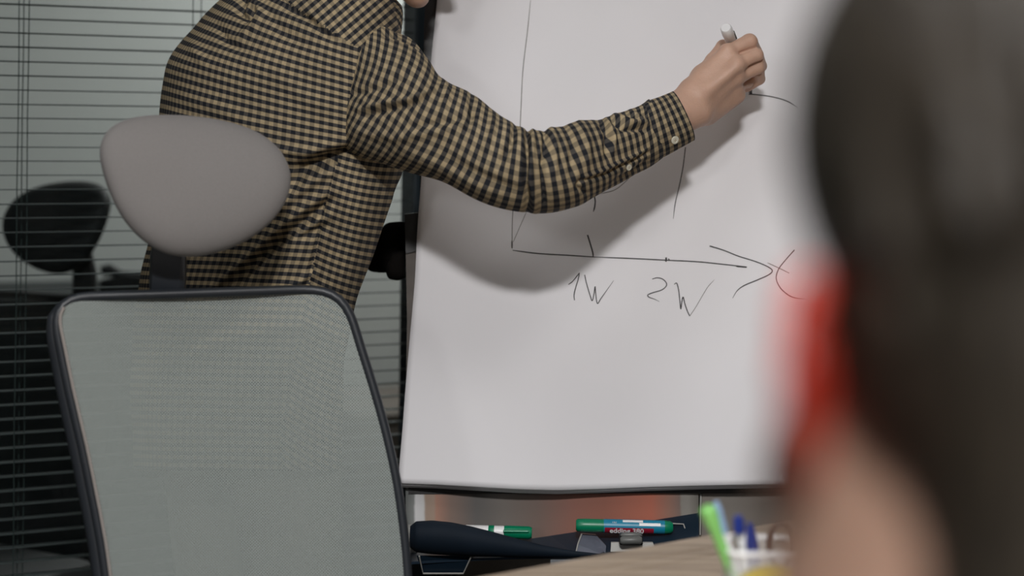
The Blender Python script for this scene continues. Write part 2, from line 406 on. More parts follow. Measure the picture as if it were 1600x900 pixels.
# ------------------------------------------------------------------ other room furniture (behind the glass)
cab = MB()
zc = PV(100, 452, 4.35).z
BM = PM @ Matrix.Translation((0, -1.25, 0))
cabo = empty('low_cabinet', BM @ Vector((-1.2, -0.2, 0))); tag(cabo, 'long black cabinet behind the glass at the left', 'cabinet')
MB().box((-3.2, -0.35, 0.0), (0.28, 0.1, zc - 0.03), BM, bevel=0.003).build('body', M['dark'], cabo)
MB().box((-3.25, -0.37, zc - 0.03), (0.31, 0.12, zc), BM, bevel=0.004).build('top', M['dark'], cabo)
for i in range(5):
    a = -3.05 + i * 0.66
    MB().box((a, 0.1, 0.08), (a + 0.645, 0.118, zc - 0.05), BM, bevel=0.003).build('door', M['dark'], cabo)
# small black device on it
q = PV(192, 447, 4.25); q.z = zc
dv = empty('desk_phone', q); tag(dv, 'small black desk phone with a raised handset on the black cabinet', 'phone')
MB().poly([q + Vector((-.05, -.05, 0)), q + Vector((.10, -.05, 0)), q + Vector((.10, -.05, .045)), q + Vector((.02, -.05, .05)), q + Vector((-.045, -.05, .038))], (0, 0.12, 0)).build('body', M['black'], dv)
MB().tube([q + Vector((-.048, -.02, .058)), q + Vector((-.03, -.02, .062)), q + Vector((0, -.02, .050)), q + Vector((.05, -.02, .047)), q + Vector((.09, -.02, .055))], [.013, .015, .010, .009, .014], 12).build('handset', M['black'], dv, True)
# brown chest at the right of that room
zb = PV(590, 655, 4.5).z
bc = empty('brown_chest', BM @ Vector((0.9, -0.1, 0))); tag(bc, 'low brown wooden chest behind the glass beside the dark mullion', 'chest')
MB().box((0.37, -0.45, 0.05), (1.47, 0.0, zb - 0.02), BM, bevel=0.004).build('body', M['brown'], bc)
MB().box((0.36, -0.46, zb - 0.02), (1.48, 0.01, zb), BM, bevel=0.004).build('top', M['brown'], bc)
for i in range(3):
    MB().box((0.38, 0.0, 0.07 + i * (zb - .1) / 3), (1.46, 0.016, 0.055 + (i + 1) * (zb - .1) / 3), BM, bevel=0.003).build('drawer', M['brown'], bc)
for a in (0.42, 1.38):
    MB().box((a, -0.42, 0), (a + 0.05, -0.03, 0.05), BM).build('leg', M['black'], bc)

# ceiling lamps
for i, (x, y, s, p, c) in enumerate(LAMPS):
    L = empty('ceiling_light', (x, y, CEIL - 0.03))
    tag(L, ['square ceiling panel light in front of the flipchart', 'large square ceiling light above the meeting table', 'square ceiling light above the grey office chair', 'square ceiling light in the room behind the glass'][i], 'light', 'square ceiling panel lights')
    h = s / 2 + 0.02
    MB().box((x - h, y - h, CEIL - 0.028), (x + h, y + h, CEIL), bevel=0.003).build('housing', M['white'], L)
    MB().box((x - s / 2, y - s / 2, CEIL - 0.032), (x + s / 2, y + s / 2, CEIL - 0.027)).build('diffuser', M['lamp'], L)
    lo = LAMP_OBJ[i]; lo.parent = L; lo.location = (0, 0, -0.008)

wlq = WL_AIM.to_track_quat('Z', 'Y').to_matrix().to_4x4(); wl0 = Vector(WALL_LAMP[:3])
wle = empty('wall_light', wl0); tag(wle, 'square white wall light high on the rear wall aimed at the flipchart', 'light')
MB().box((-.33, -.33, -.06), (.33, .33, -.015), Matrix.Translation(wl0) @ wlq, bevel=.005).build('housing', M['white'], wle)
MB().box((-.30, -.30, -.016), (.30, .30, -.008), Matrix.Translation(wl0) @ wlq).build('diffuser', M['lamp'], wle)
WL.parent = wle; WL.location = (0, 0, 0); WL.rotation_euler = WL_AIM.to_track_quat('-Z', 'Y').to_euler()

# ------------------------------------------------------------------ office chairs
def interp(x, xp, fp): return np.interp(x, xp, fp)
def cubic(x, xp, fp):
    """monotone-free Catmull-Rom through (xp, fp)"""
    xp = np.asarray(xp, float); fp = np.asarray(fp, float); x = np.asarray(x, float)
    m = np.gradient(fp, xp, axis=0)
    i = np.clip(np.searchsorted(xp, x, side='right') - 1, 0, len(xp) - 2)
    h = xp[i + 1] - xp[i]; t = np.clip((x - xp[i]) / h, 0, 1)
    if fp.ndim > 1: t = t[:, None]; h = h[:, None]
    return (2 * t**3 - 3 * t**2 + 1) * fp[i] + (t**3 - 2 * t**2 + t) * h * m[i] + (-2 * t**3 + 3 * t**2) * fp[i + 1] + (t**3 - t**2) * h * m[i + 1]
ROWS = [(463, 128, 482), (464.5, 117, 497), (468, 107, 511), (474, 99, 523), (482, 94.5, 533), (492, 92.5, 540), (506, 94, 546), (525, 98, 551), (560, 105, 562), (600, 113, 575), (650, 124.5, 590),
        (700, 136, 603), (750, 146, 614), (800, 156, 622), (850, 165, 628), (900, 172, 632), (960, 179, 635), (1020, 187, 632), (1070, 200, 618), (1095, 220, 596), (1106, 245, 570)]
def chair_depth(px, py):
    a = (px - 90) / 540.0
    return 2.265 + 0.125 * a + 0.055 * (1 - (py - 460) / 440.0) + 0.03 * np.sin(np.pi * np.clip(a, 0, 1))
def chair_shear(px, py): return -(px - 300) * 0.033 * np.clip(1 - (py - 460) / 400.0, 0, 1)
HEAD = [(300, 181), (355, 189), (405, 206), (440, 234), (455, 268), (455, 292), (446, 318), (425, 347), (392, 373), (350, 392), (305, 402), (262, 399), (228, 381), (200, 354), (179, 320), (163, 278), (154, 240), (158, 214), (178, 193), (212, 182), (255, 179)]
def make_chair(name, label, kind, drop=0.0, offset=(0, 0), mirror=False):
    cx, cy = PV(305, 290, 2.35).x, 2.25
    base = Vector((cx + 0.12, cy - 0.22, 0))
    def W(p):
        """chair-one world -> this chair"""
        p = np.asarray(p, float).copy()
        if mirror: p[..., 0] = 2 * cx - p[..., 0]
        p[..., 0] += offset[0]; p[..., 1] += offset[1]; p[..., 2] -= drop
        return p
    def WV(p): return Vector([float(t) for t in W(np.array(p[:]))])
    b = Vector(base)
    if mirror: b.x = 2 * cx - b.x
    b += Vector((offset[0], offset[1], 0))
    root = empty(name, b); tag(root, label, 'chair')
    mm, pm, fm = (M['mesh'], M['pad'], M['charcoal']) if kind == 'grey' else (M['meshblack'], M['padblack'], M['black'])
    R = np.array(ROWS, float)
    # mesh panel
    ys = np.concatenate([R[:8, 0], np.linspace(540, 1060, 27), R[-3:, 0]]); nx = 40
    l = interp(ys, R[:, 0], R[:, 1]); r = interp(ys, R[:, 0], R[:, 2])
    a = np.linspace(0, 1, nx)[None, :]
    PX = l[:, None] + (r - l)[:, None] * a; PY = ys[:, None] + 0 * a; PY = PY + chair_shear(PX, PY)
    V0 = P(PX, PY, chair_depth(PX, PY)); V = W(V0).reshape(-1, 3)
    UV = np.stack([(PX - 90) / 1130.0, (900 - PY) / 1130.0], -1).reshape(-1, 2)
    i, j = np.meshgrid(np.arange(len(ys) - 1), np.arange(nx - 1), indexing='ij'); i = i.ravel(); j = j.ravel()
    Q = np.stack([i * nx + j, i * nx + j + 1, (i + 1) * nx + j + 1, (i + 1) * nx + j], 1)
    me = from_np('mesh_panel', V, Q, UV[Q.ravel()]); mp_ = link('mesh_panel', me, mm, root)
    # frame tube
    out = []
    lft = [(x, y) for y, x, _ in R][::-1]; rgt = [(x, y) for y, _, x in R]
    loop = lft + rgt
    pts = []
    for n_, (x, y) in enumerate(loop):
        outx = -6 if n_ < len(lft) else 5
        yy = y + (-5 if y < 480 else 0)
        px = x + (outx if y > 470 else outx * .4); py = yy + float(chair_shear(x, yy)); pts.append((px, py, float(chair_depth(x, y)) + 0.004))
    # resample the closed loop
    A = np.array(pts + [pts[0]]); sl = np.concatenate([[0], np.cumsum(np.linalg.norm(np.diff(A[:, :2], axis=0), axis=1))])
    t = np.linspace(0, sl[-1], 141)[:-1]; A = np.stack([np.interp(t, sl, A[:, k]) for k in range(3)], 1)
    for _ in range(2): A = (np.roll(A, 1, 0) + 2 * A + np.roll(A, -1, 0)) / 4
    pts = [WV(PV(*p)) for p in A]
    MB().tube(pts, 0.0068, 10, closed=True).build('backrest_frame', fm, root, True)
    # deeper side rail at the near (left) side, seen as the broad dark edge
    rail = []; rr = []
    for y in np.linspace(470, 1040, 30):
        x = float(interp(y, R[:, 0], R[:, 1])); yy = y + float(chair_shear(x, y))
        wd = 4 + 6 * min(1, (y - 470) / 200.0)
        rail.append(WV(PV(x - 7 - wd * 0.6, yy, float(chair_depth(x, y)) + 0.02))); rr.append(0.004 + 0.0085 * min(1, (y - 462) / 60))
    MB().tube(rail, rr, 12).build('side_rail', fm, root, True)
    if kind == 'grey':
        pip = [WV(PV(float(interp(y, R[:, 0], R[:, 1])) + 0.8, y + float(chair_shear(interp(y, R[:, 0], R[:, 1]), y)), float(chair_depth(interp(y, R[:, 0], R[:, 1]), y)) - 0.004)) for y in np.linspace(474, 1040, 50)]
        MB().tube(pip, 0.0022, 8).build('piping', M['piping'], root, True)
    # headrest cushion
    H = np.array(HEAD, float); H = np.vstack([H, H[:1]]); sl = np.concatenate([[0], np.cumsum(np.linalg.norm(np.diff(H, axis=0), axis=1))])
    K = 96; t = np.linspace(0, sl[-1], K + 1)[:-1]; H = np.stack([np.interp(t, sl, H[:, k]) for k in range(2)], 1)
    for _ in range(6): H = (np.roll(H, 1, 0) + 2 * H + np.roll(H, -1, 0)) / 4
    c = np.array([305.0, 285.0]); H = c + (H - c) * 1.004
    verts = []; nr = 20
    def hd(px, py): return 2.335 + 0.10 * (px - 305) / 300.0 + 0.025 * (1 - (py - 290) / 110.0) - 0.02 * ((px - 305) / 150.0) ** 2
    ring = []
    for side in (0, 1):
        for q_ in range(nr):
            ph = (q_ + (0.0 if side == 0 else 1.0)) / nr * math.pi / 2
            if side == 0: sc_, th = math.sin((q_ + 1) / nr * math.pi / 2), math.cos((q_ + 1) / nr * math.pi / 2)
            else: sc_, th = math.cos((q_ + 1) / (nr + 1) * math.pi / 2), -math.sin((q_ + 1) / (nr + 1) * math.pi / 2)
            X = c + (H - c) * sc_
            sag = 0.9 if side == 0 else 0.6
            d = hd(X[:, 0], X[:, 1]) - 0.054 * sag * (abs(th) ** 0.8) * (1 if th > 0 else -1)
            ring.append(P(X[:, 0], X[:, 1], d))
    first = P(c[0], c[1], hd(c[0], c[1]) - 0.054 * 0.9); last = P(c[0], c[1], hd(c[0], c[1]) + 0.034 * .6)
    V = np.concatenate([first[None]] + ring + [last[None]]); V = W(V)
    bmq = bmesh.new(); vs = [bmq.verts.new(v) for v in V]
    for k in range(K): bmq.faces.new((vs[0], vs[1 + k], vs[1 + (k + 1) % K]))
    for q_ in range(len(ring) - 1):
        o1 = 1 + q_ * K; o2 = o1 + K
        for k in range(K): bmq.faces.new((vs[o1 + k], vs[o2 + k], vs[o2 + (k + 1) % K], vs[o1 + (k + 1) % K]))
    o1 = 1 + (len(ring) - 1) * K
    for k in range(K): bmq.faces.new((vs[o1 + (k + 1) % K], vs[o1 + k], vs[-1]))
    bmesh.ops.recalc_face_normals(bmq, faces=bmq.faces[:])
    me = bpy.data.meshes.new('headrest'); bmq.to_mesh(me); bmq.free(); link('headrest', me, pm, root)
    # headrest post
    post = [PV(268, 340, 2.395), PV(263, 400, 2.40), PV(262, 455, 2.40), PV(263, 470, 2.41), PV(264, 480, 2.41)]
    pb = MB(); bmx = pb.bm
    prev = None
    for p, hw in zip(post, (.018, .0245, .0245, .022, .018)):
        c_ = WV(p); row = [bmx.verts.new(c_ + Vector((sx * hw, sy, 0))) for sx, sy in ((-1, -.008), (-.8, -.014), (.8, -.014), (1, -.008), (1, .008), (.8, .012), (-.8, .012), (-1, .008))]
        if prev:
            for k in range(8): bmx.faces.new((prev[k], prev[(k + 1) % 8], row[(k + 1) % 8], row[k]))
        else: bmx.faces.new(row[::-1])
        prev = row
    bmx.faces.new(prev); pb.build('headrest_post', fm, root, True)
    # lower back bar, seat, gas lift, star base
    s = -1 if mirror else 1
    F = Vector((0.5 * s, -0.866, 0)); Rt = Vector((0.866 * s, 0.5, 0))
    bb = WV(PV(405, 1100, 2.30)); sc0 = Vector((b.x, b.y, 0.47 - drop * 0.6))
    MB().tube([bb + Vector((0, .0, .02)), bb + Vector((0, 0.03, -0.08)), Vector((bb.x, bb.y, sc0.z - .02)) + F * 0.05, sc0 + Vector((0, 0, -.05))], [.02, .025, .025, .03], 12).build('back_bar', fm, root, True)
    seat = MB(); SM = Matrix(((Rt.x, F.x, 0, sc0.x), (Rt.y, F.y, 0, sc0.y), (0, 0, 1, sc0.z), (0, 0, 0, 1)))
    seat.box((-.24, -.17, -.03), (.24, .25, .04), SM, bevel=0.03); seat.build('seat', pm, root, True)
    MB().tube([Vector((b.x, b.y, sc0.z - .03)), Vector((b.x, b.y, 0.1))], [.025, .02], 16).build('gas_lift', fm, root, True)
    st = MB()
    for k in range(5):
        an = k * 2 * math.pi / 5 + 0.3; e = Vector((b.x + .29 * math.cos(an), b.y + .29 * math.sin(an), .075))
        st.tube([Vector((b.x, b.y, .11)), (Vector((b.x, b.y, .1)) + e) / 2, e], [.03, .022, .014], 10)
    sb = st.build('star_base', fm, root, True)
    for k in range(5):
        an = k * 2 * math.pi / 5 + 0.3; e = Vector((b.x + .29 * math.cos(an), b.y + .29 * math.sin(an), .028))
        MB().lathe(e - Vector((.02, 0, 0)), e + Vector((.02, 0, 0)), [(0, .024), (.1, .028), (.9, .028), (1, .024)], 16).build('castor', M['black'], sb, True)
    return root
make_chair('office_chair', 'office chair with pale grey mesh back and rounded grey headrest before the flipchart', 'grey')
o1 = PV(305, 290, 2.35); o2 = PV(90, 355, 3.60)
make_chair('office_chair', 'black office chair behind the glass, its rounded headrest seen through the blind', 'black', drop=o1.z - o2.z, offset=(o2.x - o1.x, o2.y - o1.y), mirror=True)

# ------------------------------------------------------------------ flipchart easel
ease = empty('flipchart_easel', (0.18, 2.75, 0)); tag(ease, 'black flipchart easel with navy pen tray and board with painted reflections behind the paper', 'easel')
def bd(py): return 2.715 + 0.14 * (790 - np.asarray(py, float)) / 1000.0     # board face depth
def bgrid(x0, x1, y0, y1, off, nx=8, ny=12):
    X, Y = np.meshgrid(np.linspace(x0, x1, nx), np.linspace(y0, y1, ny)); return X, Y
# board face with painted room reflections, slightly thick
bL, bR = 634, 1091
sl_top = 46
Vf = [PV(bL + sl_top, -230, bd(-230)), PV(1345, -230, bd(-230)), PV(1345, 500, bd(500)), PV(bR, 850, bd(850)), PV(bL, 872, bd(872))]
bm_ = bmesh.new()
X, Y = np.meshgrid(np.linspace(0, 1, 30), np.linspace(0, 1, 20))
py = 600 + Y * 272; px = bL + X * (bR - bL)
V = P(px, py, bd(py)).reshape(-1, 3); UVb = np.stack([X, Y], -1).reshape(-1, 2)
i, j = np.meshgrid(np.arange(19), np.arange(29), indexing='ij'); i = i.ravel(); j = j.ravel()
Q = np.stack([i * 30 + j, (i + 1) * 30 + j, (i + 1) * 30 + j + 1, i * 30 + j + 1], 1)
me = from_np('board_face', V, Q, UVb[Q.ravel()]); bf = link('board_face', me, M['print'], ease)  # 'print' is the board face with room reflections painted into its colour
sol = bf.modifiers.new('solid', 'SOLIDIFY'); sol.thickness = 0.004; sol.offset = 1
# black backing and edge strip up the left of the paper
def slab(pxs, name, m, th=0.02, off=0.0, parent=ease):
    pts = [PV(x, y, float(bd(y)) + off) for x, y in pxs]; return MB().poly(pts, (0, th, 0)).build(name, m, parent)
slab([(664, -225), (1340, -225), (1330, 590), (650, 590), (655, 330), (664, 0)], 'board', M['black'], 0.02, 0.006)
slab([(632, 335), (660, 332), (653, 392), (634, 396)], 'bracket', M['black'], 0.03, 0.0)
slab([(634, 396), (653, 392), (644, 500), (643, 600), (640, 765), (632, 765), (636, 500)], 'board_edge', M['brown'], 0.018, 0.004)
slab([(638, 758), (1370, 756), (1370, 770), (638, 772)], 'board_rail', M['black'], 0.02, -0.006)
slab([(1094, 772), (1096.5, 772), (1095, 836), (1093, 836)], 'edge_strip', M['greylight'], 0.01, 0.0)
slab([(1097, 766), (1345, 766), (1345, 850), (1096, 850)], 'added_lit_panel', M['litpanel'], 0.01, 0.002)  # added panel that catches light where the wall behind is in shade
# clamp knob at the left edge (two lobes)
k1 = PV(612, 385, 2.86); k2 = PV(615, 415, 2.845)
kb = MB()
def blob(outline, d0, th, name, m, parent):
    H = np.array(outline, float); c = H.mean(0); K = len(H); rings = []
    n = 8
    for q_ in range(1, 2 * n):
        ph = q_ / (2 * n) * math.pi; sc_ = math.sin(ph) ** 0.55; d = d0 - th * math.cos(ph)
        X = c + (H - c) * sc_; rings.append(P(X[:, 0], X[:, 1], d + 0 * X[:, 0]))
    bmq = bmesh.new(); R_ = [[bmq.verts.new(v) for v in r] for r in rings]
    for a_, b_ in zip(R_[:-1], R_[1:]):
        for k in range(K): bmq.faces.new((a_[k], b_[k], b_[(k + 1) % K], a_[(k + 1) % K]))
    bmq.faces.new(R_[0]); bmq.faces.new(R_[-1][::-1]); bmesh.ops.recalc_face_normals(bmq, faces=bmq.faces[:])
    me = bpy.data.meshes.new(name); bmq.to_mesh(me); bmq.free(); return link(name, me, m, parent)
def smooth_outline(pts, K=40, it=2):
    H = np.array(list(pts) + [pts[0]], float); sl = np.concatenate([[0], np.cumsum(np.linalg.norm(np.diff(H, axis=0), axis=1))])
    t = np.linspace(0, sl[-1], K + 1)[:-1]; H = np.stack([np.interp(t, sl, H[:, k]) for k in range(2)], 1)
    for _ in range(it): H = (np.roll(H, 1, 0) + 2 * H + np.roll(H, -1, 0)) / 4
    return H
blob(smooth_outline([(601, 348), (636, 345), (640, 372), (636, 420), (600, 427), (573, 424), (572, 410), (585, 380)]), 2.85, 0.03, 'clamp_knob', M['matte'], ease)
blob(smooth_outline([(600, 415), (612, 395), (632, 390), (634, 434), (622, 439), (606, 436)]), 2.815, 0.020, 'clamp_knob', M['matte'], ease)
# legs
def leg(a, b, r=0.013): MB().tube([a, b], r, 12).build('leg', M['charcoal'], ease, True)
leg(PV(700, 300, 2.83) + Vector((0, .03, 0)), Vector((-0.10, 2.70, 0.0)))
leg(PV(1290, 300, 2.83) + Vector((0, .03, 0)), Vector((0.56, 2.70, 0.0)))
leg(PV(990, -100, 2.90), Vector((0.2, 3.34, 0.0)))
# pen tray: ridged navy channel running up to the right
U = [(640, 866), (700, 860), (800, 848), (860, 839), (905, 832), (945, 827), (1000, 818), (1092, 803)]
Lw = [(640, 880), (700, 876), (800, 872), (860, 871), (900, 868), (950, 868), (1010, 862), (1092, 850)]
def strip(A, B, dA, dB, th, name, m, parent):
    A = [PV(x, y, dA) for x, y in A]; B = [PV(x, y, dB) for x, y in B]; bmq = bmesh.new()
    va = [bmq.verts.new(p) for p in A]; vb = [bmq.verts.new(p) for p in B]
    for k in range(len(A) - 1): bmq.faces.new((va[k], vb[k], vb[k + 1], va[k + 1]))
    bmesh.ops.recalc_face_normals(bmq, faces=bmq.faces[:]); me = bpy.data.meshes.new(name); bmq.to_mesh(me); bmq.free()
    o = link(name, me, m, parent, False); md = o.modifiers.new('solid', 'SOLIDIFY'); md.thickness = th; md.offset = 0; return o
tray = strip(U, Lw, 2.70, 2.625, 0.004, 'pen_tray', M['tray'], ease)
strip([(x, y + 1) for x, y in Lw[3:]], [(x, y + 14) for x, y in Lw[3:]], 2.624, 2.62, 0.004, 'tray_lip', M['tray'], tray)
# folded facet with its highlight painted in a paler colour and the pocket at the left end
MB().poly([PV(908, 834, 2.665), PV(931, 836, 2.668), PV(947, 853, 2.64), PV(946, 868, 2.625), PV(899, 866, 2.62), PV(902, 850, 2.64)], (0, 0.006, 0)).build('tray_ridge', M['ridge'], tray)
MB().tube([PV(909, 834, 2.66), PV(903, 850, 2.64), PV(899, 867, 2.617)], 0.0011, 8).build('tray_edge', M['greylight'], tray, True)
MB().tube([PV(1050, 818, 2.672), PV(1068, 819, 2.672), PV(1075, 840, 2.655)], 0.0011, 8).build('tray_edge', M['greylight'], tray, True)
MB().poly([PV(651, 868, 2.62), PV(738, 868, 2.62), PV(724, 897, 2.64), PV(660, 897, 2.64)], (0, 0.035, 0)).build('tray_pocket', M['tray'], ease)
MB().tube([PV(655, 869, 2.615), PV(661, 896, 2.635), PV(724, 896, 2.635), PV(737, 868, 2.615)], 0.0014, 8).build('pocket_rim', M['greylight'], ease, True)
MB().poly([PV(634, 824, 2.665), PV(643, 824, 2.665), PV(641, 866, 2.665), PV(634, 866, 2.665)], (0, 0.02, 0)).build('tray_end', M['greylight'], ease)
# curled navy flap over the tray
top = np.array([(640, 835), (641, 822), (650, 814.5), (675, 813), (705, 816), (735, 822), (770, 831), (810, 842), (850, 852), (900, 861), (962, 868)], float)
bot = np.array([(640, 838), (640, 855), (650, 863), (675, 866), (705, 868), (735, 869.5), (770, 870), (810, 871), (850, 871), (900, 871), (962, 869.5)], float)
n = 60; tt = np.linspace(0, 1, n); tk = np.linspace(0, 1, len(top))
Tp = np.stack([np.interp(tt, tk, top[:, k]) for k in (0, 1)], 1); Bp = np.stack([np.interp(tt, tk, bot[:, k]) for k in (0, 1)], 1)
K = 16; rows = []
for q_ in range(K):
    ph = q_ / (K - 1) * math.pi; f = (1 - math.cos(ph)) / 2
    X = Tp + (Bp - Tp) * f; rad = np.linalg.norm(Bp - Tp, axis=1) / 2 / 1010.0
    rows.append(P(X[:, 0], X[:, 1], 2.615 - rad * math.sin(ph) * 1.0))
V = np.concatenate(rows); i, j = np.meshgrid(np.arange(K - 1), np.arange(n - 1), indexing='ij'); i = i.ravel(); j = j.ravel()
Q = np.stack([i * n + j, (i + 1) * n + j, (i + 1) * n + j + 1, i * n + j + 1], 1)
fl = link('curled_cover', from_np('curled_cover', V, Q), M['flap'], ease); md = fl.modifiers.new('solid', 'SOLIDIFY'); md.thickness = 0.002; md.offset = -1

# paper pad -----------------------------------------------------------
LE = np.array([(-220, 703), (-100, 692), (0, 683), (90, 674), (180, 666), (280, 658), (360, 652), (440, 648), (520, 641), (600, 634), (680, 628), (720, 624.5), (755, 622)], float)
BX = np.array([622, 680, 750, 810, 870, 940, 1010, 1100, 1200, 1340], float); BY = np.array([755, 757, 761, 764.5, 766, 764, 761, 758.5, 756.5, 755], float)
def paper_pt(a, b, off=0.0, lift=1.0):
    """a across 0..1, b down 0..1 -> px, py, depth"""
    py = -220 + b * 975; l = cubic(py, LE[:, 0], LE[:, 1]); r = 1378 - 8 * b; px = l + a * (r - l)
    py = py + (np.interp(px, BX, BY) - 755) * np.clip((b - 0.75) / 0.25, 0, 1) ** 2
    bow = 0.012 * np.sin(np.pi * np.clip(b, 0, 1)) + 0.042 * b ** 3 + 0.006 * np.sin(a * 7 + 1) * b - 0.018 * (1 - a) ** 6 * b + 0.004 * np.sin(a * 13 + b * 5)
    return px, py, bd(py) - 0.004 - bow * lift - off
def paper_depth(px, py, off=0.0006):
    b = (py + 220) / 975.0; l = cubic(py, LE[:, 0], LE[:, 1]); a = (px - l) / (1378 - 8 * b - l)
    return paper_pt(a, b, off)[2]
pad = empty('flipchart_pad', (0.18, 2.74, PV(900, 755, 2.7).z)); tag(pad, 'large white flipchart pad with a hand drawn graph hanging on the easel', 'paper pad')
def sheet(name, off, lift, dy=0.0, m=M['paper']):
    na, nb = 80, 110; b, a = np.meshgrid(np.linspace(0, 1, nb), np.linspace(0, 1, na), indexing='ij')
    px, py, d = paper_pt(a.ravel(), b.ravel(), off, lift); py = py + dy * b.ravel()
    V = P(px, py, d)
    i, j = np.meshgrid(np.arange(nb - 1), np.arange(na - 1), indexing='ij'); i = i.ravel(); j = j.ravel()
    Q = np.stack([i * na + j, (i + 1) * na + j, (i + 1) * na + j + 1, i * na + j + 1], 1)
    o = link(name, from_np(name, V, Q), m, pad); md = o.modifiers.new('solid', 'SOLIDIFY'); md.thickness = 0.0004; md.offset = -1; return o
front = sheet('sheet', 0.0, 1.0)
sheet('sheet', -0.003, 0.9, 3.0); sheet('sheet', -0.006, 0.75, 6.0)
slab([(690, -232), (1350, -232), (1348, -205), (692, -205)], 'clamp_bar', M['charcoal'], 0.03, -0.028)

def stroke(pts, w=1.6, m='ink', taper=(0.5, 0.8)):
    P_ = np.array(pts, float); k = np.arange(len(P_)); t = np.linspace(0, len(P_) - 1, max(8, (len(P_) - 1) * 9))
    S = cubic(t, k, P_) if len(P_) > 2 else np.stack([np.interp(t, k, P_[:, q_]) for q_ in (0, 1)], 1)
    d = np.gradient(S, axis=0); d /= np.linalg.norm(d, axis=1)[:, None] + 1e-9; nn = np.stack([-d[:, 1], d[:, 0]], 1)
    u = np.linspace(0, 1, len(S)); ww = w / 2 * np.interp(u, [0, .12, .8, 1], [taper[0], 1, 1, taper[1]])[:, None]
    A = S + nn * ww; B = S - nn * ww
    VA = P(A[:, 0], A[:, 1], paper_depth(A[:, 0], A[:, 1])); VB = P(B[:, 0], B[:, 1], paper_depth(B[:, 0], B[:, 1])); n = len(S)
    V = np.concatenate([VA, VB]); i = np.arange(n - 1); Q = np.stack([i, i + 1, n + i + 1, n + i], 1)
    link('ink_stroke', from_np('ink_stroke', V, Q), M[m], pad)
def st(pts, w=1.6, m='ink', **k): stroke(pts, w * .88, m, **k)
Z = lambda l: [(780 + x * 0.325, 280 + y * 0.325) for x, y in l]     # crop coordinates -> pixels
st([(829, 0), (824, 50), (817, 110), (814, 170), (811, 230), (806, 290), (801, 335), (800, 388)], 1.5, 'inkpale')
st([(800, 376), (800, 388)], 2.6)
st([(823, 330), (812, 355), (802, 378)], 1.0, 'inkpale')
st([(801, 391), (840, 396), (890, 399), (928, 401.5)], 2.0)
st([(926, 401.5), (990, 404), (1040, 406.5), (1090, 409), (1130, 413), (1166, 417)], 2.0)
st([(1150, 416), (1167, 417.5)], 2.8)
st([(918, 367), (922, 380), (926, 394), (927, 402)], 2.6, taper=(1, .4))
st([(1041, 402), (1040.5, 409)], 3.2); st([(1044, 404), (1046, 406)], 1.6)
st([(928, 304), (930, 314), (929, 324), (927, 331)], 2.4, taper=(.5, .4))
st([(936, 303), (960, 297), (978, 283), (986, 274)], 1.2, 'inkpale')
st([(1071, 230), (1067, 262), (1061, 292), (1055, 318), (1052, 342)], 1.6, taper=(1, .3))
st([(1170, 147), (1188, 148.5), (1210, 152), (1230, 158), (1247, 168)], 1.8, taper=(1, .2))
st(Z([(1012, 321), (1080, 342), (1150, 370), (1230, 395), (1290, 420), (1313, 440), (1295, 460), (1240, 485), (1180, 510), (1145, 535), (1122, 572)]), 1.9, taper=(1.2, .4))
st(Z([(1290, 402), (1340, 425), (1395, 452)]), 1.4, 'inkpale')
st(Z([(1420, 340), (1380, 385), (1345, 430), (1332, 475), (1350, 520), (1385, 553), (1420, 570), (1470, 577)]), 1.7, taper=(1.2, .3))
# 1 W
st(Z([(332, 507), (352, 492), (372, 468), (386, 450)]), 1.7); st(Z([(386, 450), (380, 480), (368, 520), (360, 555), (362, 582)]), 1.8)
st(Z([(411, 460), (417, 490), (428, 530), (438, 562), (447, 584), (455, 555), (461, 516), (464, 550), (472, 597), (490, 572), (520, 530), (550, 487)]), 1.7, taper=(1, .3))
# 2 W
st(Z([(736, 480), (760, 474), (785, 480), (803, 498), (802, 515), (780, 533), (740, 545), (715, 556), (720, 567), (745, 576), (770, 588)]), 1.7, taper=(.8, .3))
st(Z([(841, 506), (853, 500), (862, 530), (868, 580), (873, 624), (878, 590), (884, 567), (893, 600), (905, 635), (916, 658)]), 1.9)
st(Z([(916, 658), (945, 615), (980, 555), (1005, 515), (1035, 483)]), 1.1, 'inkpale', taper=(1, .3))

# ------------------------------------------------------------------ markers in the tray
def text_on(s, origin, xdir, up, size, m, parent, name='lettering'):
    cu = bpy.data.curves.new(name, 'FONT'); cu.body = s; cu.size = size; cu.extrude = 0.0001; cu.offset = size * 0.02
    tmp = bpy.data.objects.new(name, cu); C.objects.link(tmp); dg = bpy.context.evaluated_depsgraph_get()
    me = bpy.data.meshes.new_from_object(tmp.evaluated_get(dg)); bpy.data.objects.remove(tmp)
    x = Vector(xdir).normalized(); z = x.cross(Vector(up)).normalized(); y = z.cross(x)
    me.transform(Matrix(((x.x, y.x, z.x, origin[0]), (x.y, y.y, z.y, origin[1]), (x.z, y.z, z.z, origin[2]), (0, 0, 0, 1))))
    me.materials.clear(); return link(name, me, m, parent, False)
a = PV(900, 820.5, 2.655); b = PV(1051, 824, 2.655); ax = (b - a); L = ax.length; ax.normalize()
mk = empty('marker_pen', (a + b) / 2); tag(mk, 'thick blue and green marker pen lying in the tray under the paper', 'marker pen')
at = lambda f: a + ax * (L * f)
MB().lathe(at(0), at(.29), [(0, .0078), (.06, .0095), (.3, .0102), (1, .0100)]).build('cap', M['green'], mk, True)
MB().lathe(at(.285), at(.915), [(0, .0104), (1, .0104)]).build('barrel', M['cyan'], mk, True)
MB().lathe(at(.915), at(1), [(0, .0102), (.7, .0095), (1, .0070)]).build('end_plug', M['green'], mk, True)
